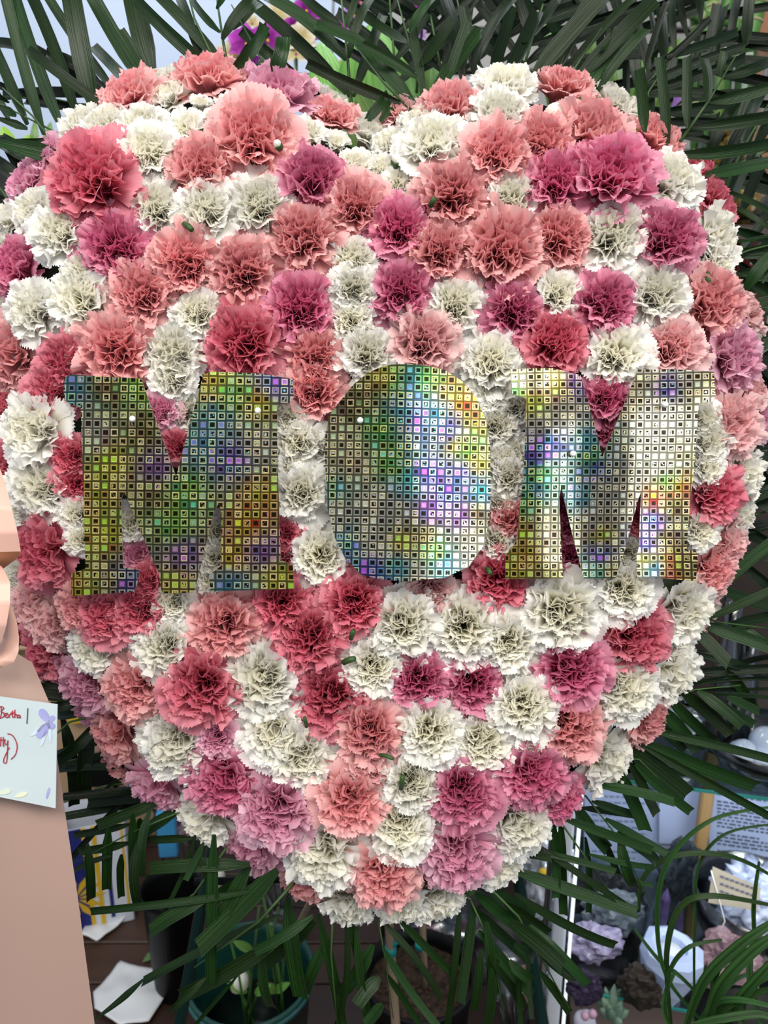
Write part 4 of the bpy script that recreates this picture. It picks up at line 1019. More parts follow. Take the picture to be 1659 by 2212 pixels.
q = 1.02 / FPX
for (ax_, ay_, bx_, by_, w) in ((840, 420, 800, 50, 170), (760, 420, 690, 90, 90), (850, 420, 930, 120, 110), (800, 430, 740, 170, 120), (830, 430, 885, 60, 90)):
    broad(P(ax_, ay_, 1.02), P(bx_, by_, 1.02 + rnd.uniform(-.03, .03)), w * q, BROAD, bl)
MB().blob(P(757, 145, 1.0), (0.019, 0.012, 0.013), 0.2, 2, 3).build('bud', mat('ochre_bud', '#b88a48', 0.5), bl)
wr = thing('wire_shelf', PY(650, 160, 1.75), 'grey wire rack behind the orchids', 'rack')
for yy in (40, 95, 150, 205, 260):
    MB().tube([PY(560, yy + 24, 1.75), PY(900, yy - 26, 1.75)], 0.0035, 6).build('wire', STEEL, wr)
for xx in (640, 720, 800):
    MB().tube([PY(xx, 0, 1.76), PY(xx - 8, 330, 1.76)], 0.003, 6).build('wire', STEEL, wr)
lp = thing('leafy_plant', P(60, 420, 1.1), 'plant with yellow green leaves at the left edge by the wall', 'plant')
MB().lathe(P(60, 560, 1.1), [(0.05, 0), (0.07, 0.12), (0.065, 0.12), (0.06, 0.1)], 24).build('pot', BLACKP, lp)
for ax_, ay_, bx_, by_, w, m in ((70, 420, 5, 272, 30, LIME), (80, 420, 60, 290, 34, LIME), (85, 420, 110, 262, 24, BROAD), (70, 420, 76, 258, 20, BROAD), (60, 420, -10, 350, 36, LIME), (80, 430, 40, 320, 34, BROAD)):
    broad(P(ax_, ay_, 1.1), P(bx_, by_, 1.1), w * 1.1 / FPX, m, lp)
gl = thing('leafy_plant', P(1330, 420, 1.05), 'plant with bright green leaves behind the right lobe', 'plant')
MB().lathe(P(1300, 560, 1.05), [(0.05, 0), (0.07, 0.12), (0.065, 0.12), (0.06, 0.1)], 24).build('pot', BLACKP, gl)
for ax_, ay_, bx_, by_, w, m in ((1300, 420, 1250, 110, 60, BROAD), (1320, 420, 1330, 130, 66, BROAD), (1340, 420, 1410, 100, 60, BROAD), (1330, 420, 1470, 80, 60, BROAD), (1310, 420, 1190, 140, 56, BROAD), (1350, 420, 1400, 160, 44, LIME), (1290, 420, 1280, 60, 50, BROAD), (1360, 420, 1420, 210, 56, BROAD), (1250, 420, 1170, 40, 50, BROAD)):
    broad(P(ax_, ay_, 1.05), P(bx_, by_, 1.05 + rnd.uniform(-.04, .04)), w * 1.05 / FPX, m, gl)

# shelf board carrying jar and bamboo
SZ = PY(1590, 500, 1.18).z
sh = thing('wall_shelf', Vector((0.66, 1.25, SZ - 0.02)), 'wooden shelf board at the right behind the fronds', 'shelf')
MB().box((0.72, 1.25, SZ - 0.012), (0.56, 0.34, 0.022), 0, 0.003).build('board', DARKW, sh, smooth=False)
for xx in (0.52, 0.92):
    MB().box((xx, 1.38, SZ - 0.6), (0.03, 0.03, 1.16), 0, 0.003).build('upright', BROWNW, sh, smooth=False)
def on(x, y, yy):      # place on the shelf board at pixel column x
    p = PY(x, y, yy); p.z = SZ; return p
c = on(1572, 330, 1.22); kq = depth(c) / FPX
jar = thing('glass_vase', c, 'round shouldered glass vase of golden stones holding the bamboo', 'vase')
ht = PY(1572, 98, 1.22).z - SZ
rr = 66 * kq
MB().lathe(c, [(rr * .8, 0), (rr, 0.01), (rr, ht * .62), (rr * .93, ht * .8), (rr, ht * .88), (rr * .9, ht), (rr * .82, ht), (rr * .9, ht * .88), (rr * .85, ht * .8), (rr * .92, ht * .6), (rr * .92, 0.015), (0.001, 0.012)], 36).build('glass_body', GLASS, jar)
b = MB()
for i in range(60):
    a = rnd.uniform(0, 6.28); r_ = rr * .72 * math.sqrt(rnd.random())
    b.blob(c + Vector((math.cos(a) * r_, math.sin(a) * r_, 0.025 + rnd.random() * ht * .5)), (0.014, 0.012, 0.01), 0.2, 2, i, 1)
tag(b.build('golden_stones', GOLDF, jar), kind='stuff')
def bamboo(pts, r, label, m=BAMBOO, nodes=5):
    root = thing('bamboo_stalk', pts[0], label, 'bamboo', 'lucky bamboo stalks in the vase')
    P_ = []; R2 = []
    n = len(pts)
    for i in range(n - 1):
        for k in range(6):
            P_.append(pts[i].lerp(pts[i + 1], k / 6)); R2.append(r)
    P_.append(pts[-1]); R2.append(r)
    MB().tube(P_, R2, 14).build('cane', m, root)
    for k in range(1, nodes):
        f = k / nodes * (len(P_) - 2); i = int(f)
        p = P_[i]; t = (P_[i + 1] - P_[i]).normalized()
        MB().tube([p - t * 0.002, p, p + t * 0.002], [r * 1.02, r * 1.12, r * 1.02], 14).build('node_ring', BAMNODE, root)
bd = 1.22
def vz(x, y): return PY(x, y, bd)
c0 = c + Vector((0, 0, 0.05))
bamboo([c0 + Vector((-.02, 0, 0)), vz(1556, 110), vz(1540, 50), vz(1530, -60)], 15 * kq, 'thick pale green bamboo stalk left of centre in the vase', BAMBOO, 6)
bamboo([c0 + Vector((.03, 0.01, 0)), vz(1612, 100), vz(1632, 20), vz(1645, -60)], 19 * kq, 'thickest bamboo stalk, leaning right, dark green above', BAMBOOD, 5)
bamboo([c0 + Vector((-.035, .02, 0)), vz(1506, 110), vz(1504, 60), vz(1500, 10)], 11 * kq, 'short dark bamboo stalk at the left of the vase', BAMBOOD, 4)
bamboo([c0 + Vector((.0, .03, 0)), vz(1575, 100), vz(1588, 50), vz(1562, 40), vz(1575, -10), vz(1600, -50)], 12 * kq, 'twisted green bamboo stalk behind the thick pale one', BAMBOOD, 6)
sp = [c0 + Vector((-.03, -.02, 0)), vz(1522, 90)]
for i in range(9):
    a = math.radians(-60 + i * 40); sp.append(PY(1518 + 24 * math.cos(a), 22 + 16 * math.sin(a), bd - 0.012 * i / 4))
bamboo(sp, 11 * kq, 'curled bamboo stalk looping at the left of the bunch', BAMBOOD, 8)
wp = thing('wooden_post', PY(1650, 400, 1.34), 'orange brown wooden post at the top right corner', 'post')
pt = PY(1655, 100, 1.42)
MB().box((pt.x + 0.01, pt.y, 1.35), (0.09, 0.04, 2.7), 0, 0.006).build('post_body', BROWNW, wp, smooth=False)
pr = PY(1465, 190, 1.1)
rb = thing('purple_ribbon', pr, 'purple ribbon strip glimpsed between the square cut blades', 'ribbon')
MB().grid(lambda u, v: PY(1448 + 34 * v + 6 * math.sin(u * 4), 130 + 110 * u, 1.1 + 0.01 * math.sin(v * 3)), 10, 4).build('strip', mat('purple_satin', '#7d4f9e', 0.35, col2='#a27cc4', scale=6), rb)
c = on(1610, 470, 1.12); kq2 = depth(c) / FPX
j2 = thing('glass_jar', c, 'clear glass jar with a golden shell inside, at the right edge', 'jar')
r2, h2 = 42 * kq2, 108 * kq2
MB().lathe(c, [(r2 * .9, 0), (r2, .006), (r2, h2 * .8), (r2 * .75, h2 * .92), (r2 * .75, h2), (r2 * .68, h2), (r2 * .7, h2 * .9), (r2 * .93, h2 * .78), (r2 * .93, .01), (.001, .008)], 32).build('glass_body', GLASS, j2)
MB().blob(c + Vector((0, 0, h2 * .42)), (r2 * .6, r2 * .35, h2 * .34), 0.5, 2.5, 4).build('golden_shell', GOLDF, j2)
c = on(1612, 560, 1.10); kq2 = depth(c) / FPX
for k, (dx, lab) in enumerate(((0, 'dark red glass candle holder below the jar at the right edge'), (-0.05, 'second dark red glass candle holder, half behind the white bloom'))):
    cc = c + Vector((dx, 0.0, -0.075))
    j3 = thing('candle_holder', cc, lab, 'candle holder', 'red glass candle holders')
    MB().lathe(cc, [(.018, 0), (.024, .006), (.024, .055), (.021, .055), (.021, .01), (.001, .008)], 24).build('red_glass', DARKRED, j3)
    MB().lathe(cc, [(.0195, .012), (.0195, .03), (.001, .032)], 20).build('wax', mat('red_wax', '#b8321c', 0.5), j3)
    MB().tube([cc + Vector((0, 0, .03)), cc + Vector((0.001, 0, .04))], .0008, 5).build('wick', BLACKP, j3)
tr = thing('candle_ledge', c + Vector((0.05, 0.03, -0.085)), 'narrow dark ledge under the red candle holders', 'shelf')
MB().box(c + Vector((0.08, 0.03, -0.081)), (0.36, 0.12, 0.012), 0, 0.002).build('board', DARKW, tr, smooth=False)

# ------------------------------------------------------------------ glass display cabinet at the right
ZS1, ZS2 = 0.72, 0.36
f1, f2 = PZ(1262, 1672, ZS1), PZ(1659, 1722, ZS1)
dv = (f2 - f1); dv.z = 0; dv = dv.normalized(); nv_ = Vector((-dv.y, dv.x, 0))   # along the front, into the cabinet
f1 = f1; W_ = 0.62; D_ = 0.34
cab = thing('display_cabinet', Vector((f1.x, f1.y, 0)), 'glass display cabinet with clear shelves at the lower right', 'cabinet')
def cq(s, t, z): return Vector((f1.x, f1.y, 0)) + dv * s + nv_ * t + Vector((0, 0, z))
def shelf(z, nm):
    MB().poly([cq(0, 0, z), cq(W_, 0, z), cq(W_, D_, z), cq(0, D_, z)], 0.004, Vector((0, 0, 1))).build(nm, PANEG, cab, smooth=False)
    MB().tube([cq(0, -0.001, z - .002), cq(W_, -0.001, z - .002)], 0.0024, 4).build('glass_edge', EDGEG, cab, smooth=False)
    MB().tube([cq(0, D_, z - .002), cq(W_, D_, z - .002)], 0.0022, 4).build('glass_edge', EDGEG, cab, smooth=False)
shelf(ZS1, 'glass_shelf'); shelf(ZS2, 'glass_shelf')
for s in (-0.018, W_):
    MB().box(cq(s, 0.0, 0.45), (0.020, 0.020, 0.90), math.atan2(dv.y, dv.x), 0.003).build('corner_post', ACRYL, cab)
    MB().box(cq(s, D_, 0.45), (0.020, 0.020, 0.90), math.atan2(dv.y, dv.x), 0.003).build('corner_post', ACRYL, cab)
glowm = NT('added_post_glow'); glowm.b.inputs['Emission Color'].default_value = (0.85, 0.93, 1, 1); glowm.b.inputs['Emission Strength'].default_value = 0.9; glowm.b.inputs['Base Color'].default_value = (0.8, 0.85, 0.9, 1)
MB().box(cq(-0.002, -0.0105, 0.45), (0.005, 0.003, 0.86), math.atan2(dv.y, dv.x), 0.0008).build('glow_strip', glowm.m, cab)  # glow added along the post to make it read bright white
for zz in (0.66, 0.32):
    lo_ = area('cabinet_fill', cq(0.24, 0.03, zz), cq(0.24, 0.30, zz - 0.22), 0.44, 0.03, 0.9, (0.80, 0.88, 1.0))  # unseen fill lights added to brighten the dim cabinet shelves
MB().box(cq(-0.036, 0.0, 0.45), (0.010, 0.012, 0.90), math.atan2(dv.y, dv.x), 0.003).build('chrome_strip', CHROME, cab)
MB().box(cq(W_ / 2, D_ + .02, 0.40), (W_, 0.012, 0.80), math.atan2(dv.y, dv.x), 0.002).build('back_panel', mat('cabinet_back', '#8d93a4', 0.6, col2='#9aa0b0', scale=3), cab, smooth=False)
MB().box(cq(W_ / 2, D_ / 2, 0.03), (W_, D_, 0.06), math.atan2(dv.y, dv.x), 0.004).build('plinth', DARKW, cab, smooth=False)
MB().box(cq(W_ / 2, D_ / 2, 0.20), (W_ - .03, D_ - .02, 0.012), math.atan2(dv.y, dv.x), 0.002).build('base_board', DARKW, cab, smooth=False)
r_ = ray(1516, 1800); k_ = (cq(0, 0.25, 0) - CAMLOC).dot(nv_) / r_.dot(nv_); su_ = (CAMLOC + r_ * k_ - Vector((f1.x, f1.y, 0))).dot(dv)
MB().box(cq(su_, 0.25, 0.45), (0.020, 0.020, 0.88), math.atan2(dv.y, dv.x), 0.003).build('wooden_upright', PINE, cab, smooth=False)
# printed papers stand at the back of the middle shelf
def sheet(x0, y0, x1, y1, t, label, lines, skew=0, m=None, light=INK, ncol=1):
    """paper standing on edge in the cabinet, front given by its pixel corners at distance t behind the cabinet front"""
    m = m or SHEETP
    o = cq(0, t, 0)
    def hit(x, y):
        r = ray(x, y); k = (o - CAMLOC).dot(nv_) / r.dot(nv_); return CAMLOC + r * k
    pts = [hit(x0, y1), hit(x1, y1 + skew), hit(x1, y0 + skew), hit(x0, y0)]
    root = thing('printed_sheet', pts[0], label, 'paper')
    MB().poly(pts, 0.0008, -nv_).build('paper', m, root, smooth=False)
    rl = random.Random(x0)
    for k in range(lines):
        yy = y0 + (y1 - y0) * (0.07 + 0.86 * k / max(1, lines - 1))
        b = MB(); xx = x0 + (x1 - x0) * 0.10; xe = x0 + (x1 - x0) * rl.uniform(0.62, 0.93)
        if rl.random() < 0.14: continue
        while xx < xe:
            w = rl.uniform(5, 17)
            f = lambda X, Y: hit(X, Y + skew * (X - x0) / (x1 - x0)) - nv_ * 0.0006
            b.poly([f(xx, yy + 2.4), f(min(xx + w, xe), yy + 2.4), f(min(xx + w, xe), yy - 1.6), f(xx, yy - 1.6)], 0.0003, -nv_)
            xx += w + 3.5
        if b.v: b.build('text_line', light, root, smooth=False)
    return root
sheet(1262, 1706, 1424, 1890, 0.29, 'printed paper left of the blank one in the glass cabinet', 13, 4, light=INKL)
sheet(1424, 1676, 1512, 1822, 0.28, 'blank white folded paper between the printed ones in the cabinet', 0, 4, m=mat('blank_sheet', '#b2bdda', 0.8))
sheet(1532, 1684, 1700, 1870, 0.27, 'printed paper at the right edge of the cabinet, text in dense lines', 22, 24)
# minerals and other goods on the lower glass shelf
def at2(x, y, z=ZS2): return PZ(x, y, z)
def rock(x, yb, w, h, m, label, seed, cat='mineral', deep=0.6, nm='rock', extra=None, yaw=0.0):
    p = at2(x, yb); q = depth(p) / FPX
    rx, rz = w * q / 2, h * q / 2 * 1.12
    root = thing(nm, p, label, cat)
    MB().blob(p + Vector((0, 0.02, rz * 0.92)), (rx, rx * deep, rz), 0.42, 2.4, seed, 4, Matrix.Rotation(yaw, 3, 'Z')).build('stone', m, root, smooth=False)
    if extra: extra(root, p, rx, rz, q)
    return root
def geode_face(root, p, rx, rz, q):
    MB().blob(p + Vector((-0.004, -rx * .22, rz * 1.05)), (rx * .84, rx * .42, rz * .78), 0.3, 3.4, 8, 4).build('crystal_face', AGATE, root, smooth=False)
rock(1318, 2012, 150, 112, ROCKE, 'big dark geode slab with grey crystal face in the cabinet', 3, extra=geode_face, nm='geode')
rock(1470, 1962, 84, 134, ROCKD, 'tall dark grey stone standing in front of the blank paper', 5, nm='standing_stone')
def crystal(x, yb, w, h, m, label, lean=0.0):
    p = at2(x, yb); q = depth(p) / FPX; r = w * q / 2; H = h * q * 1.1
    root = thing('amethyst_point', p, label, 'mineral', 'amethyst points by the dark stone')
    ax = Matrix.Rotation(lean, 3, 'Y')
    MB().lathe(p, [(r * .8, 0), (r, H * .1), (r * .9, H * .72), (r * .05, H)], 6, None, ax).build('crystal', m, root, smooth=False)
crystal(1428, 1996, 26, 84, AMETH, 'pale purple amethyst point left of the tall dark stone', 0.05)
crystal(1466, 2006, 22, 66, AMETH, 'purple amethyst point below the tall dark stone', -0.06)
def rim(root, p, rx, rz, q):
    MB().blob(p + Vector((-rx * .1, -rx * .5, rz * .30)), (rx * 1.02, rx * .3, rz * .24), 0.2, 3, 9, 3, Matrix.Rotation(0.25, 3, 'Y')).build('dark_rind', ROCKE, root)
rock(1290, 2088, 108, 70, AMETHL, 'purple amethyst cluster with a dark rind, below the geode', 6, extra=rim, nm='amethyst_cluster')
rock(1238 + 30, 2190, 70, 70, mat('dark_amethyst', '#2c2438', 0.5, col2='#42344f', scale=12), 'dark plum mineral low behind the cabinet post', 12, nm='dark_mineral')
rock(1400, 2190, 110, 80, mat('brown_mineral', '#2a241f', 0.7, col2='#40372e', scale=10), 'dark brown mineral under the white bowl', 14, nm='brown_mineral')
rock(1582, 2160, 130, 130, ROSEQ, 'rough pink quartz chunk behind the grass blades', 15, nm='rose_quartz')
p = at2(1432, 2140); q = depth(p) / FPX; r = 68 * q; H = 122 * q
bw = thing('white_bowl', p, 'chunky faceted white stone tea light holder in the cabinet', 'candle holder')
MB().lathe(p, [(r * .55, 0), (r * .72, H * .25), (r * .98, H * .72), (r * .92, H * .92), (r * .70, H * 1.0), (r * .44, H * .97), (r * .40, H * .84), (.001, H * .83)], 9, lambda a, z: 0.05 * math.sin(3 * a + z * 30), Matrix.Rotation(0.10, 3, 'Y')).build('stone_body', ONYX, bw, smooth=False)
MB().lathe(p + Vector((0.004, 0, H * .84)), [(r * .34, 0), (r * .34, H * .05), (.001, H * .05)], 20).build('tea_light', PAPER, bw)
# glass bowl with bagged goods and a kraft tag
p = at2(1612, 2046); q = depth(p) / FPX; r = 122 * q
gb = thing('glass_bowl', p, 'large glass bowl of bagged goods with a kraft tag, at the right edge', 'bowl')
MB().lathe(p, [(r * .35, 0), (r * .75, r * .22), (r * .98, r * .7), (r, r * 1.2), (r * .97, r * 1.2), (r * .95, r * .7), (r * .72, r * .26), (.001, r * .05)], 40).build('glass_wall', PLASTIC, gb)
bg_ = thing('plastic_bag', p + Vector((0, 0, .03)), 'crumpled clear plastic bag stuffed in the glass bowl', 'bag')
MB().blob(p + Vector((.02, 0, r * .95)), (r * .8, r * .6, r * .62), 0.5, 4, 3, 5, None, 7).build('crumpled_film', mat('frosted_film', '#a4aec8', 0.3, col2='#d2daea', scale=14, spec=0.7), bg_)
tg = thing('kraft_tag', P(1590, 1920, depth(p) - .09), 'beige kraft tag with writing tied to the plastic bag', 'tag')
dd = depth(p) - .09
tp = [P(1540, 1872, dd), P(1644, 1918, dd), P(1636, 1968, dd), P(1530, 1950, dd)]
MB().poly([tp[3], tp[2], tp[1], tp[0]], 0.001).build('tag_card', TAGP, tg, smooth=False)
for k in range(3):
    b = MB()
    for i in range(7):
        x = 1556 + i * 11; y = 1892 + k * 16 + i * 4.0
        b.poly([P(x, y + 3, dd - .0012), P(x + 8, y + 5, dd - .0012), P(x + 8, y + 1, dd - .0012), P(x, y - 1, dd - .0012)], 0.0004, CR @ Vector((0, 0, 1)))
    b.build('handwritten_line', INK, tg, smooth=False)
MB().tube([P(1536, 1880, dd), P(1550, 1930, dd - .004), P(1566, 1990, dd), P(1556, 2010, dd)], .0008, 5).build('string', PAPER, tg)
# vases and bowls on top of the cabinet
def up(x, y): return PZ(x, y, ZS1)
p = PY(1560, 1470, 0.98); p.z = ZS1 + .10
st = thing('riser_box', Vector((p.x, p.y, ZS1)), 'dark brown wooden riser behind the fronds at the right', 'box')
MB().box((p.x + .05, p.y + .10, ZS1 + .19), (.26, .06, .38), math.atan2(dv.y, dv.x), .004).build('panel', DARKW, st, smooth=False)
MB().box((p.x - .085, p.y + .08, ZS1 + .19), (.02, .08, .38), math.atan2(dv.y, dv.x), .003).build('side_post', PINE, st, smooth=False)
for (x, yb, w, h, lab) in ((1562, 1486, 52, 190, 'tall slim clear glass vase left of its twin, on the cabinet'), (1606, 1500, 56, 130, 'shorter clear glass vase in front at the right edge')):
    pp = PY(x, yb, 0.93); pp.z = ZS1 + .001; q = depth(pp) / FPX
    r = w * q / 2; H = PY(x, yb - h, 0.93).z - pp.z
    vv = thing('slim_vase', pp, lab, 'vase', 'clear vases on the cabinet')
    MB().lathe(pp, [(r * .9, 0), (r, .01), (r * .95, H * .6), (r * .6, H * .8), (r * .72, H), (r * .62, H), (r * .5, H * .8), (r * .84, H * .6), (r * .86, .02), (.001, .016)], 28).build('glass_body', PLASTIC, vv)
pp = up(1478, 1600); q = depth(pp) / FPX; r = 48 * q
sb = thing('silver_bowl', pp, 'small shiny metal and glass globe beside the right edge of the heart', 'bowl')
MB().lathe(pp, [(r * .5, 0), (r * .9, r * .4), (r, r), (r * .85, r * 1.5), (r * .4, r * 1.9), (r * .3, r * 1.9), (r * .8, r * 1.4), (r * .9, r), (r * .8, r * .4), (.001, r * .06)], 32).build('globe', CHROME, sb)
pp = up(1630, 1665); q = depth(pp) / FPX; r = 96 * q
gb2 = thing('clear_bowl', pp, 'wide clear bowl full of glassware, at the right edge on the cabinet', 'bowl')
MB().lathe(pp, [(r * .4, 0), (r * .9, r * .35), (r * 1.05, r * .8), (r * 1.02, r * .8), (r * .86, r * .38), (.001, r * .06)], 36).build('bowl_wall', PLASTIC, gb2)
for i, (dx, dy, s) in enumerate(((-.3, 0, .34), (.25, .1, .4), (0, -.2, .3), (.5, -.1, .3))):
    g = thing('glass_bauble', pp + Vector((dx * r, dy * r, r * .5)), ['clear glass ball at the left in the wide bowl', 'biggest glass ball at the back of the wide bowl', 'small glass ball in front in the wide bowl', 'glass ball at the right in the wide bowl'][i], 'ornament', 'glass balls in the bowl')
    MB().blob(pp + Vector((dx * r, dy * r, r * (.42 + .2 * (i % 2)))), (r * s, r * s, r * s), 0.05, 2, i, 3).build('ball', mat('pale_glass_ball', '#9fb0c8', 0.08, col2='#c4d0e2', scale=20, spec=0.8), g)
# succulent and figurine in front
p = at2(1322, 2200, .33); q = depth(p) / FPX
su = thing('succulent', p, 'small grey green succulent at the bottom right of the cabinet', 'plant')
for k in range(13):
    a = k * 2.4; l = (26 + 4 * (k % 4)) * q * 1.5; e = 0.5 + 0.055 * k
    tip = p + Vector((math.cos(a) * l * math.cos(e), math.sin(a) * l * math.cos(e), l * math.sin(e) * 1.3))
    MB().tube([p, p.lerp(tip, .4), p.lerp(tip, .75), tip], [.003, .0075, .006, .0006], 7).build('leaf', SUCC, su)
p = at2(1262, 2225, .33); q = depth(p) / FPX
fg = thing('figurine', p, 'small white figurine with pink knobs beside the succulent', 'figurine')
MB().blob(p + Vector((0, 0, 22 * q)), (24 * q, 18 * q, 30 * q), .12, 2, 2, 3).build('body', FIGW, fg)
for dx, dz in ((-4, 56), (12, 62)):
    MB().blob(p + Vector((dx * q, -10 * q, dz * q * .9)), (9 * q, 9 * q, 10 * q), .05, 2, 2, 2).build('knob', FIGP, fg)
# arching grass blades in the lower right corner
gr = thing('spider_grass', P(1640, 2300, .80), 'arching thin green grass blades in the lower right corner', 'plant')
def blade(pts, w):
    pts = [P(x, y, d) for x, y, d in pts]
    out = []
    for i in range(len(pts) - 1):
        p0, p1, p2, p3 = pts[max(i - 1, 0)], pts[i], pts[i + 1], pts[min(i + 2, len(pts) - 1)]
        for k in range(6):
            t = k / 6
            out.append(0.5 * (2 * p1 + (p2 - p0) * t + (2 * p0 - 5 * p1 + 4 * p2 - p3) * t * t + (3 * p1 - p0 - 3 * p2 + p3) * t ** 3))
    out.append(pts[-1]); n = len(out); vs = []; fs = []; uv = []
    for i, p in enumerate(out):
        t = (out[min(i + 1, n - 1)] - out[max(i - 1, 0)]).normalized()
        vw = (CAMLOC - p).normalized(); sd_ = t.cross(vw).normalized(); nn = sd_.cross(t)
        ww = w / FPX * .8 * (0.25 + 0.75 * math.sin(math.pi * (0.1 + 0.85 * i / n))) / 2
        vs += [p - sd_ * ww + nn * ww * .5, p, p + sd_ * ww + nn * ww * .5]; uv += [(0, i / 6), (.5, i / 6), (1, i / 6)]
    for i in range(n - 1):
        for j in range(2): fs.append((i * 3 + j, i * 3 + j + 1, i * 3 + j + 4, i * 3 + j + 3))
    MB().add(vs, fs, uv).build('blade', GRASS, gr)
for pts, w in (([(1540, 2230, .8), (1440, 2110, .78), (1420, 1960, .76), (1450, 1850, .75), (1540, 1770, .74), (1670, 1742, .74)], 10),
               ([(1500, 2220, .8), (1500, 2000, .78), (1510, 1870, .77), (1570, 1800, .76), (1690, 1778, .76)], 7),
               ([(1380, 1970, .78), (1390, 1895, .77), (1460, 1848, .76), (1580, 1850, .76), (1690, 1905, .78)], 11),
               ([(1450, 2220, .8), (1440, 2060, .78), (1470, 1960, .77), (1540, 1935, .76), (1690, 1960, .77)], 13),
               ([(1640, 1860, .77), (1628, 1960, .78), (1632, 2060, .8)], 9),
               ([(1690, 1980, .72), (1600, 2040, .73), (1520, 2120, .75), (1478, 2230, .78)], 20),
               ([(1690, 2010, .71), (1620, 2060, .72), (1550, 2140, .74), (1520, 2240, .78)], 22),
               ([(1690, 2030, .73), (1560, 2080, .75), (1540, 2160, .77), (1530, 2240, .8)], 14),
               ([(1690, 2060, .72), (1640, 2110, .73), (1590, 2170, .75), (1560, 2240, .78)], 20),
               ([(1370, 2005, .8), (1420, 2070, .79), (1470, 2110, .78), (1510, 2150, .78)], 9),
               ([(1460, 2095, .78), (1440, 2140, .78), (1436, 2190, .79), (1460, 2240, .8)], 11),
               ([(1560, 2030, .76), (1490, 2045, .76), (1450, 2090, .77), (1440, 2150, .78)], 9),
               ([(1690, 2130, .72), (1620, 2150, .74), (1560, 2180, .76), (1520, 2230, .78)], 14),
               ([(1690, 2180, .72), (1600, 2160, .74), (1540, 2170, .76), (1500, 2230, .78)], 12),
               ([(1650, 2230, .75), (1620, 2120, .76), (1625, 2030, .77)], 13),
               ([(1600, 2230, .75), (1610, 2140, .76), (1660, 2110, .77)], 16),
               ([(1690, 2210, .73), (1640, 2190, .74), (1560, 2200, .75), (1500, 2212, .76)], 16),
               ([(1540, 2230, .78), (1560, 2150, .78), (1600, 2110, .78), (1640, 2105, .78)], 8)):
    blade(pts, w)
MB().lathe(P(1640, 2330, .80), [(.05, -.04), (.07, .05), (.065, .05), (.06, .03)], 24).build('pot', BLACKP, gr)

# ------------------------------------------------------------------ floor level at the lower left and middle
def floor_sheet(name, px, label, m, lift=0.006, z=0.011, cat='paper'):
    pts = [PZ(x, y, z) for x, y in px]
    c = sum(pts, Vector()) / len(pts)
    root = thing(name, c, label, cat)
    n = len(pts); fine = []
    for i in range(n):
        p0, p1, p2, p3 = pts[i - 1], pts[i], pts[(i + 1) % n], pts[(i + 2) % n]
        for k in range(4): fine.append(p1.lerp(p2, k / 4))
    m_ = len(fine); RN = 9; vs = [c.copy()]
    for r in range(1, RN + 1):
        vs += [c.lerp(p, r / RN) for p in fine]
    vs = [v + Vector((0, 0, .004 + lift * (0.9 + noise.noise(v * 14) + 0.5 * noise.noise(v * 40)))) for v in vs]
    q = len(vs); vs += [v - Vector((0, 0, .0012)) for v in vs]
    top = [(0, 1 + i, 1 + (i + 1) % m_) for i in range(m_)]
    for r in range(RN - 1):
        for i in range(m_):
            a, b_ = 1 + r * m_ + i, 1 + r * m_ + (i + 1) % m_
            top.append((a, a + m_, b_ + m_, b_))
    fs = top + [tuple(reversed([x + q for x in f])) for f in top]
    o = 1 + (RN - 1) * m_
    fs += [(o + i, o + i + q, o + (i + 1) % m_ + q, o + (i + 1) % m_) for i in range(m_)]
    MB().add(vs, fs).build('sheet', m, root)
    return root
floor_sheet('floor_paper', [(262, 2088), (300, 2098), (394, 2104), (360, 2160), (322, 2216), (260, 2226), (206, 2190), (203, 2156), (232, 2122)], 'white paper lying on the dark floor left of the green bucket', PAPER, .010)
floor_sheet('floor_paper', [(176, 2034), (190, 2000), (240, 1965), (300, 1944), (310, 1956), (280, 1984), (248, 2012), (210, 2041)], 'white crumpled paper on the floor in front of the patterned bag', PAPER, .012)
floor_sheet('fallen_leaf', [(308, 2083), (320, 2064), (333, 2062), (332, 2072), (322, 2080)], 'small green leaf fallen on the dark floor above the paper', mat('fallen_leaf_green', '#5b7a48', 0.6), .004, cat='leaf')
# patterned gift bag standing on the floor
b0_, b1_ = fl(150, 2030), fl(292, 1995)
dvx = (b1_ - b0_); dvx.z = 0; bl_ = dvx.length; dvx = dvx.normalized(); nb = Vector((-dvx.y, dvx.x, 0))
H = 0.26
gbag = thing('gift_bag', b0_.lerp(b1_, .5), 'patterned paper bag, blue with a yellow flower and white stripes', 'bag')
def bp(s, t, z): return b0_ + dvx * (s * bl_) + nb * t + Vector((0, 0, z + .012))
MB().poly([bp(0, 0, 0), bp(1, 0, 0), bp(1, 0, H), bp(0, 0, H)], .002, -nb).build('front_panel', WHITEG, gbag, smooth=False)
MB().poly([bp(1, 0, 0), bp(1, .1, 0), bp(1, .1, H), bp(1, 0, H)], .002, dvx).build('side_panel', WHITEG, gbag, smooth=False)
MB().poly([bp(0, .1, 0), bp(0, 0, 0), bp(0, 0, H), bp(0, .1, H)], .002, -dvx).build('side_panel', WHITEG, gbag, smooth=False)
MB().poly([bp(0, .1, 0), bp(1, .1, 0), bp(1, .1, H), bp(0, .1, H)], .002, nb).build('back_panel', WHITEG, gbag, smooth=False)
def patch(s0, s1, z0, z1, m, nm, e=.0012):
    MB().poly([bp(s0, -e, z0), bp(s1, -e, z0), bp(s1, -e, z1), bp(s0, -e, z1)], .001, -nb).build(nm, m, gbag, smooth=False)
patch(0, .36, 0, H, BLUE, 'blue_field'); patch(.36, .42, 0, H, YEL, 'yellow_stripe', .0014); patch(.50, .57, 0, H, YEL, 'yellow_stripe'); patch(.66, .72, 0.02, .2, BLUE, 'blue_stripe'); patch(.92, .96, .04, H, YEL, 'yellow_stripe')
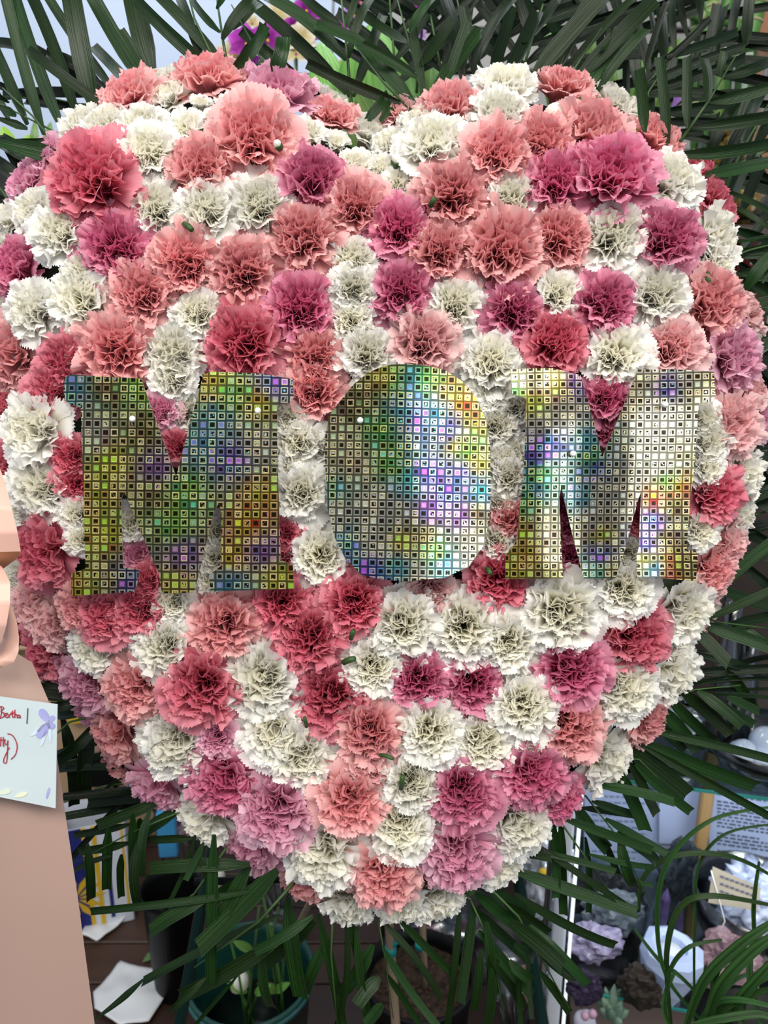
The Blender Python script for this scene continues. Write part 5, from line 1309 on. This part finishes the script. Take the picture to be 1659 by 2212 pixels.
for k in range(12):
    a = 2 * math.pi * k / 12; c = bp(.16, -.003, .09); r = .062
    d1 = dvx * math.cos(a) + Vector((0, 0, math.sin(a))); d2 = dvx * -math.sin(a) + Vector((0, 0, math.cos(a)))
    MB().poly([c + d1 * .008, c + d1 * r * .6 - d2 * .007, c + d1 * r, c + d1 * r * .6 + d2 * .007], .0008, -nb).build('flower_petal_print', YEL, gbag, smooth=False)
# cardboard box behind
bx = thing('cardboard_box', Vector((-.75, 1.62, 0)), 'brown cardboard box behind the fronds at the lower left', 'box')
p = PY(190, 1700, 1.62)
MB().box((p.x - .12, 1.78, .30), (.62, .34, .56), 0.05, .004).build('box_body', KRAFT, bx, smooth=False)
MB().box((p.x - .12, 1.60, .575), (.60, .08, .004), 0.05).build('flap', KRAFT, bx, smooth=False)
MB().box((p.x - .12, 1.607, .40), (.05, .004, .30), 0.05).build('tape_strip', mat('box_tape', '#b59a78', 0.4), bx, smooth=False)
# packets on the box : dark printed, yellow and blue
def packet(x, y, w, h, yy, m, label, m2=None, nm='packet'):
    p = PY(x, y, yy); q = depth(p) / FPX
    root = thing(nm, p, label, 'packet')
    MB().box(p, (w * q, .02, h * q), .1, .003).build('pouch', m, root, smooth=False)
    if m2: MB().box(p + Vector((w * q * .25, -.012, h * q * .2)), (w * q * .3, .002, h * q * .3), .1).build('printed_panel', m2, root, smooth=False)
packet(232, 1662, 84, 76, 1.592, BLACKP, 'black printed packet behind the fronds left of the slope', CYAN)
packet(276, 1660, 22, 84, 1.57, CYAN, 'sky blue and yellow packet edge at the lower left slope', YEL)
packet(170, 1542, 44, 40, 1.592, YEL, 'bright yellow packet beside the card', BLACKP)
packet(362, 1800, 40, 110, 1.36, CYAN, 'sky blue packet behind the fronds below the lower left slope', None)
packet(95, 1450, 60, 40, 1.592, PAPER, 'white paper slip on the cardboard box near the bow', None, 'paper_slip')
# black bucket
def bucket(px, py, z, rp, label, m, name, cat, taper=.8, fill=None):
    c = PZ(px, py, z); q = depth(c) / FPX; r = rp * q
    root = thing(name, Vector((c.x, c.y, 0)), label, cat)
    c0 = Vector((c.x, c.y, .012))
    MB().lathe(c0, [(r * taper, 0), (r * .97, z - .03), (r * 1.0, z - .03), (r * 1.04, z - .006), (r * 1.03, z), (r * .98, z), (r * .95, z - .02), (r * (taper - .04), .01), (.001, .008)], 40).build('bucket_wall', m, root)
    return root, Vector((c.x, c.y, z)), r
bk, ctop, r = bucket(368, 1925, .24, 62, 'black plastic bucket on the floor behind the lower left fronds', BLACKP, 'black_bucket', 'bucket')
gk, ctop, r = bucket(542, 2108, .25, 132, 'dark green plastic bucket at the bottom left with white buds', GREENP, 'green_bucket', 'bucket', .78)
MB().tube([ctop + Vector((r * 1.02 * math.cos(a), r * 1.02 * math.sin(a), 0)) for a in [i * math.pi / 24 for i in range(49)]], .005, 8).build('rim', mat('green_rim', '#2c5a58', 0.25, spec=0.7), gk)
MB().lathe(ctop + Vector((0, 0, -.10)), [(r * .86, 0), (.001, 0.001)], 30).build('water', mat('dark_water', '#0d1a16', 0.08), gk)
for i, (x, y, s, lab) in enumerate(((518, 2124, 24, 'white rosebud leaning at the front of the green bucket'), (536, 2078, 16, 'pale yellow green bud behind the white rosebud in the bucket'), (470, 1900, 20, 'white bud behind the fronds left of the tip'), (560, 1880, 30, 'loose white bloom behind the fronds under the mauve blooms'))):
    dq = depth(ctop) - .02 if i < 2 else 1.1
    c = P(x, y, dq); q = s * dq / FPX
    root = thing('white_rose', c, lab, 'rose', 'white roses behind the lower left fronds')
    for k in range(3):
        MB().lathe(c + Vector((0.1 * q * k, 0, .05 * q * k)), [(.15 * q, -q), (q * (.8 - .16 * k), -.3 * q), (q * (.78 - .2 * k), .5 * q), (q * (.55 - .16 * k), q * (1 + .06 * k))], 14, lambda a, z, k=k: 0.12 * math.sin(2 * a + k)).build('petal_whorl', WHITEROSE, root)
    foot = Vector((ctop.x + rnd.uniform(-.03, .03), ctop.y + rnd.uniform(-.02, .03), .05)) if i < 2 else c + Vector((.03, .05, -.5))
    MB().tube([c - Vector((0, 0, q * .9)), c.lerp(foot, .4) + Vector((.006, 0, 0)), foot], .0022, 6).build('stem', BAMBOOD, root)
for i in range(5):
    x0, y0 = 560 + i * 14, 1960 + 24 * (i % 3)
    foot = Vector((ctop.x + rnd.uniform(-.04, .05), ctop.y + rnd.uniform(-.03, .03), .06)); tp_ = P(x0, y0, depth(ctop) - .08)
    s = thing('flower_stem', foot, ['pale green stem leaning left in the green bucket', 'second pale stem from left in the green bucket', 'middle pale stem in the green bucket', 'fourth pale stem from left in the green bucket', 'rightmost pale stem in the green bucket'][i], 'stem', 'stems in the green bucket')
    MB().tube([foot, foot.lerp(tp_, .5) + Vector((.004, 0, 0)), tp_], .0024, 6).build('stalk', STEM, s)
    for kk in (0.5, 0.75):
        pz = foot.lerp(tp_, kk); broad(pz, pz + Vector((.03 * (1 if i % 2 else -1), -.01, .03)), .014, BROAD, s, 'leaf', .004, 5)
# nursery pot with soil
pk, ptop, pr_ = bucket(905, 2112, .25, 116, 'black nursery pot filled with brown soil below the tip', BLACKP, 'nursery_pot', 'plant pot', .8)
MB().grid(lambda u, v: ptop + Vector((math.cos(v * 2 * math.pi) * u * pr_ * .95, math.sin(v * 2 * math.pi) * u * pr_ * .95, -.018 + .006 * noise.noise(Vector((u * 9 * math.cos(v * 6.283), u * 9 * math.sin(v * 6.283), 3))))), 12, 40).build('soil', SOIL, pk)
b = MB(); rs_ = random.Random(3)
for i in range(90):
    a = rs_.uniform(0, 6.28); q = pr_ * .9 * math.sqrt(rs_.random())
    b.blob(ptop + Vector((math.cos(a) * q, math.sin(a) * q, -.014)), (.006 * rs_.uniform(.4, 1.3), .0032 * rs_.uniform(.5, 1.2), .0025), .9, 2, i, 1, Matrix.Rotation(rs_.uniform(0, 3), 3, 'Z'))
tag(b.build('bark_chips', mat('bark', '#33251b', 0.9, col2='#4d3a2a', scale=60), pk), kind='stuff')
s1 = thing('wooden_stake', Vector((ptop.x + .01, ptop.y + .02, ptop.z - .03)), 'thin wooden stake standing in the soil of the nursery pot', 'stake')
MB().tube([PZ(918, 2132, .235), PY(912, 1985, PZ(918, 2132, .235).y + .01) , PY(900, 1880, PZ(918, 2132, .235).y + .02)], [.006, .0055, .005], 8).build('rod', STICK, s1)
MB().tube([PY(906, 2036, PZ(918, 2132, .235).y - .0), PY(906, 2048, PZ(918, 2132, .235).y)], .0075, 10).build('teal_tie', TEALTAPE, s1)
sa, sb_ = P(838, 1960, .93), P(856, 2230, .98)
s2 = thing('wooden_stake', down(sa, sb_), 'thick pale wooden stake with teal tie standing before the nursery pot', 'stake')
MB().tube([sa + (sa - sb_) * .5, sa, sb_, down(sa, sb_)], [.0055, .0058, .0062, .0062], 9).build('rod', STICK, s2)
m_ = sa.lerp(sb_, .30); m2_ = sa.lerp(sb_, .36)
MB().tube([m_, m2_], .0075, 12).build('teal_tie', TEALTAPE, s2)
MB().tube([m_ + Vector((.012, -.004, .014)), m_], [.002, .005], 6).build('tie_end', TEALTAPE, s2)
# slanting pale stick left of the tip
s3 = thing('slanting_stick', P(640, 1990, .80), 'thin pale stick slanting out under the heart left of the tip', 'stick')
MB().tube([P(682, 1925, .76), P(648, 1990, .80), P(610, 2070, .86)], .0034, 7).build('rod', STICK, s3)
# wrapped bouquets on the floor behind
def bouquet(px, py, yy, label, mats, w, h):
    c = PY(px, py, yy); q = depth(c) / FPX
    root = thing('wrapped_bouquet', c, label, 'bouquet', 'wrapped bouquets behind the heart tip')
    rb_ = random.Random(px)
    for i, m in enumerate(mats):
        cc = c + Vector((rb_.uniform(-.45, .45) * w * q, rb_.uniform(-.02, .02), rb_.uniform(-.35, .45) * h * q)); s = rb_.uniform(.16, .24) * w * q
        bd_ = MB()
        for k in range(9):
            a = k * 2.4; e = .3 + .12 * k
            v, f, uv = petal_pts(1.0, .6, .1, R_(30 + 7 * k), .8, .08, 4, rb_, 4, 6)
            R3 = Matrix.Rotation(rb_.uniform(-.3, .3), 3, 'Y') @ Matrix.Rotation(1.1, 3, 'X') @ Matrix.Rotation(a, 3, 'Z')
            bd_.add([cc + R3 @ x * s for x in v], f, uv)
        tag(bd_.build('bloom', m, root))
    fz = c.z - .012; base_ = Vector((c.x, c.y, .012))
    for k in range(4):
        MB().tube([base_ + Vector((.006 * k - .01, .004 * (k % 2), .01)), c + Vector(((k - 1.5) * .2 * w * q, 0, -.2 * h * q))], .0025, 6).build('stem', STEM, root)
    MB().lathe(base_, [(w * q * .16, 0), (w * q * .3, fz * .5), (w * q * .62, fz), (w * q * .76, fz + h * q * .7)], 22, lambda a, z: 0.10 * math.sin(5 * a) + .05 * math.sin(11 * a + z * 40)).build('clear_sleeve', PLASTIC, root)
    return root
bouquet(950, 1998, 1.16, 'pink bouquet in clear sleeve behind the dark pot', [PINKB, PINKB, PM['L'], MAGB, PINKB], 110, 70)
bouquet(1030, 2020, 1.36, 'amber and red bouquet in clear sleeve right of the pink one', [mat('amber_bloom', '#8a5a24', 0.6), mat('amber_bloom', '#a06a2c', 0.6), MAGB, PINKB, PM['L']], 120, 80)
bouquet(1120, 2110, 1.10, 'coral and white bouquet in clear sleeve behind the lower right fronds', [PM['S'], PM['R'], PM['W'], PM['S'], PM['L'], PM['W']], 130, 90)
bouquet(400, 1790, 1.42, 'magenta and white bouquet in clear sleeve below the lower left slope', [MAGB, MAGB, PM['W'], PM['W'], PM['L']], 90, 70)
bouquet(600, 1880, 1.38, 'white and green bouquet behind the fronds left of the tip', [WHITEROSE, WHITEROSE, PM['W'], WHITEROSE], 120, 60)
# bright bag of goods at the right of the tip
p = PY(1185, 1880, 1.02)
pb = thing('foil_bag', p, 'bright silvery clear bag with yellow and red print right of the tip', 'bag')
q = depth(p) / FPX
MB().blob(p, (50 * q, .03, 110 * q), .35, 3.2, 6, 5, None, 6).build('film', mat('silvery_film', '#c4ccd6', 0.2, 0.3, col2='#eef2f6', scale=12, spec=.8), pb)
MB().blob(p + Vector((-.015, -.03, .02)), (12 * q, .006, 14 * q), .3, 2, 2, 2).build('yellow_print', YEL, pb)
MB().blob(p + Vector((-.03, -.028, .075)), (10 * q, .006, 16 * q), .3, 2, 4, 2).build('red_print', mat('red_print', '#a8281c', 0.5), pb)
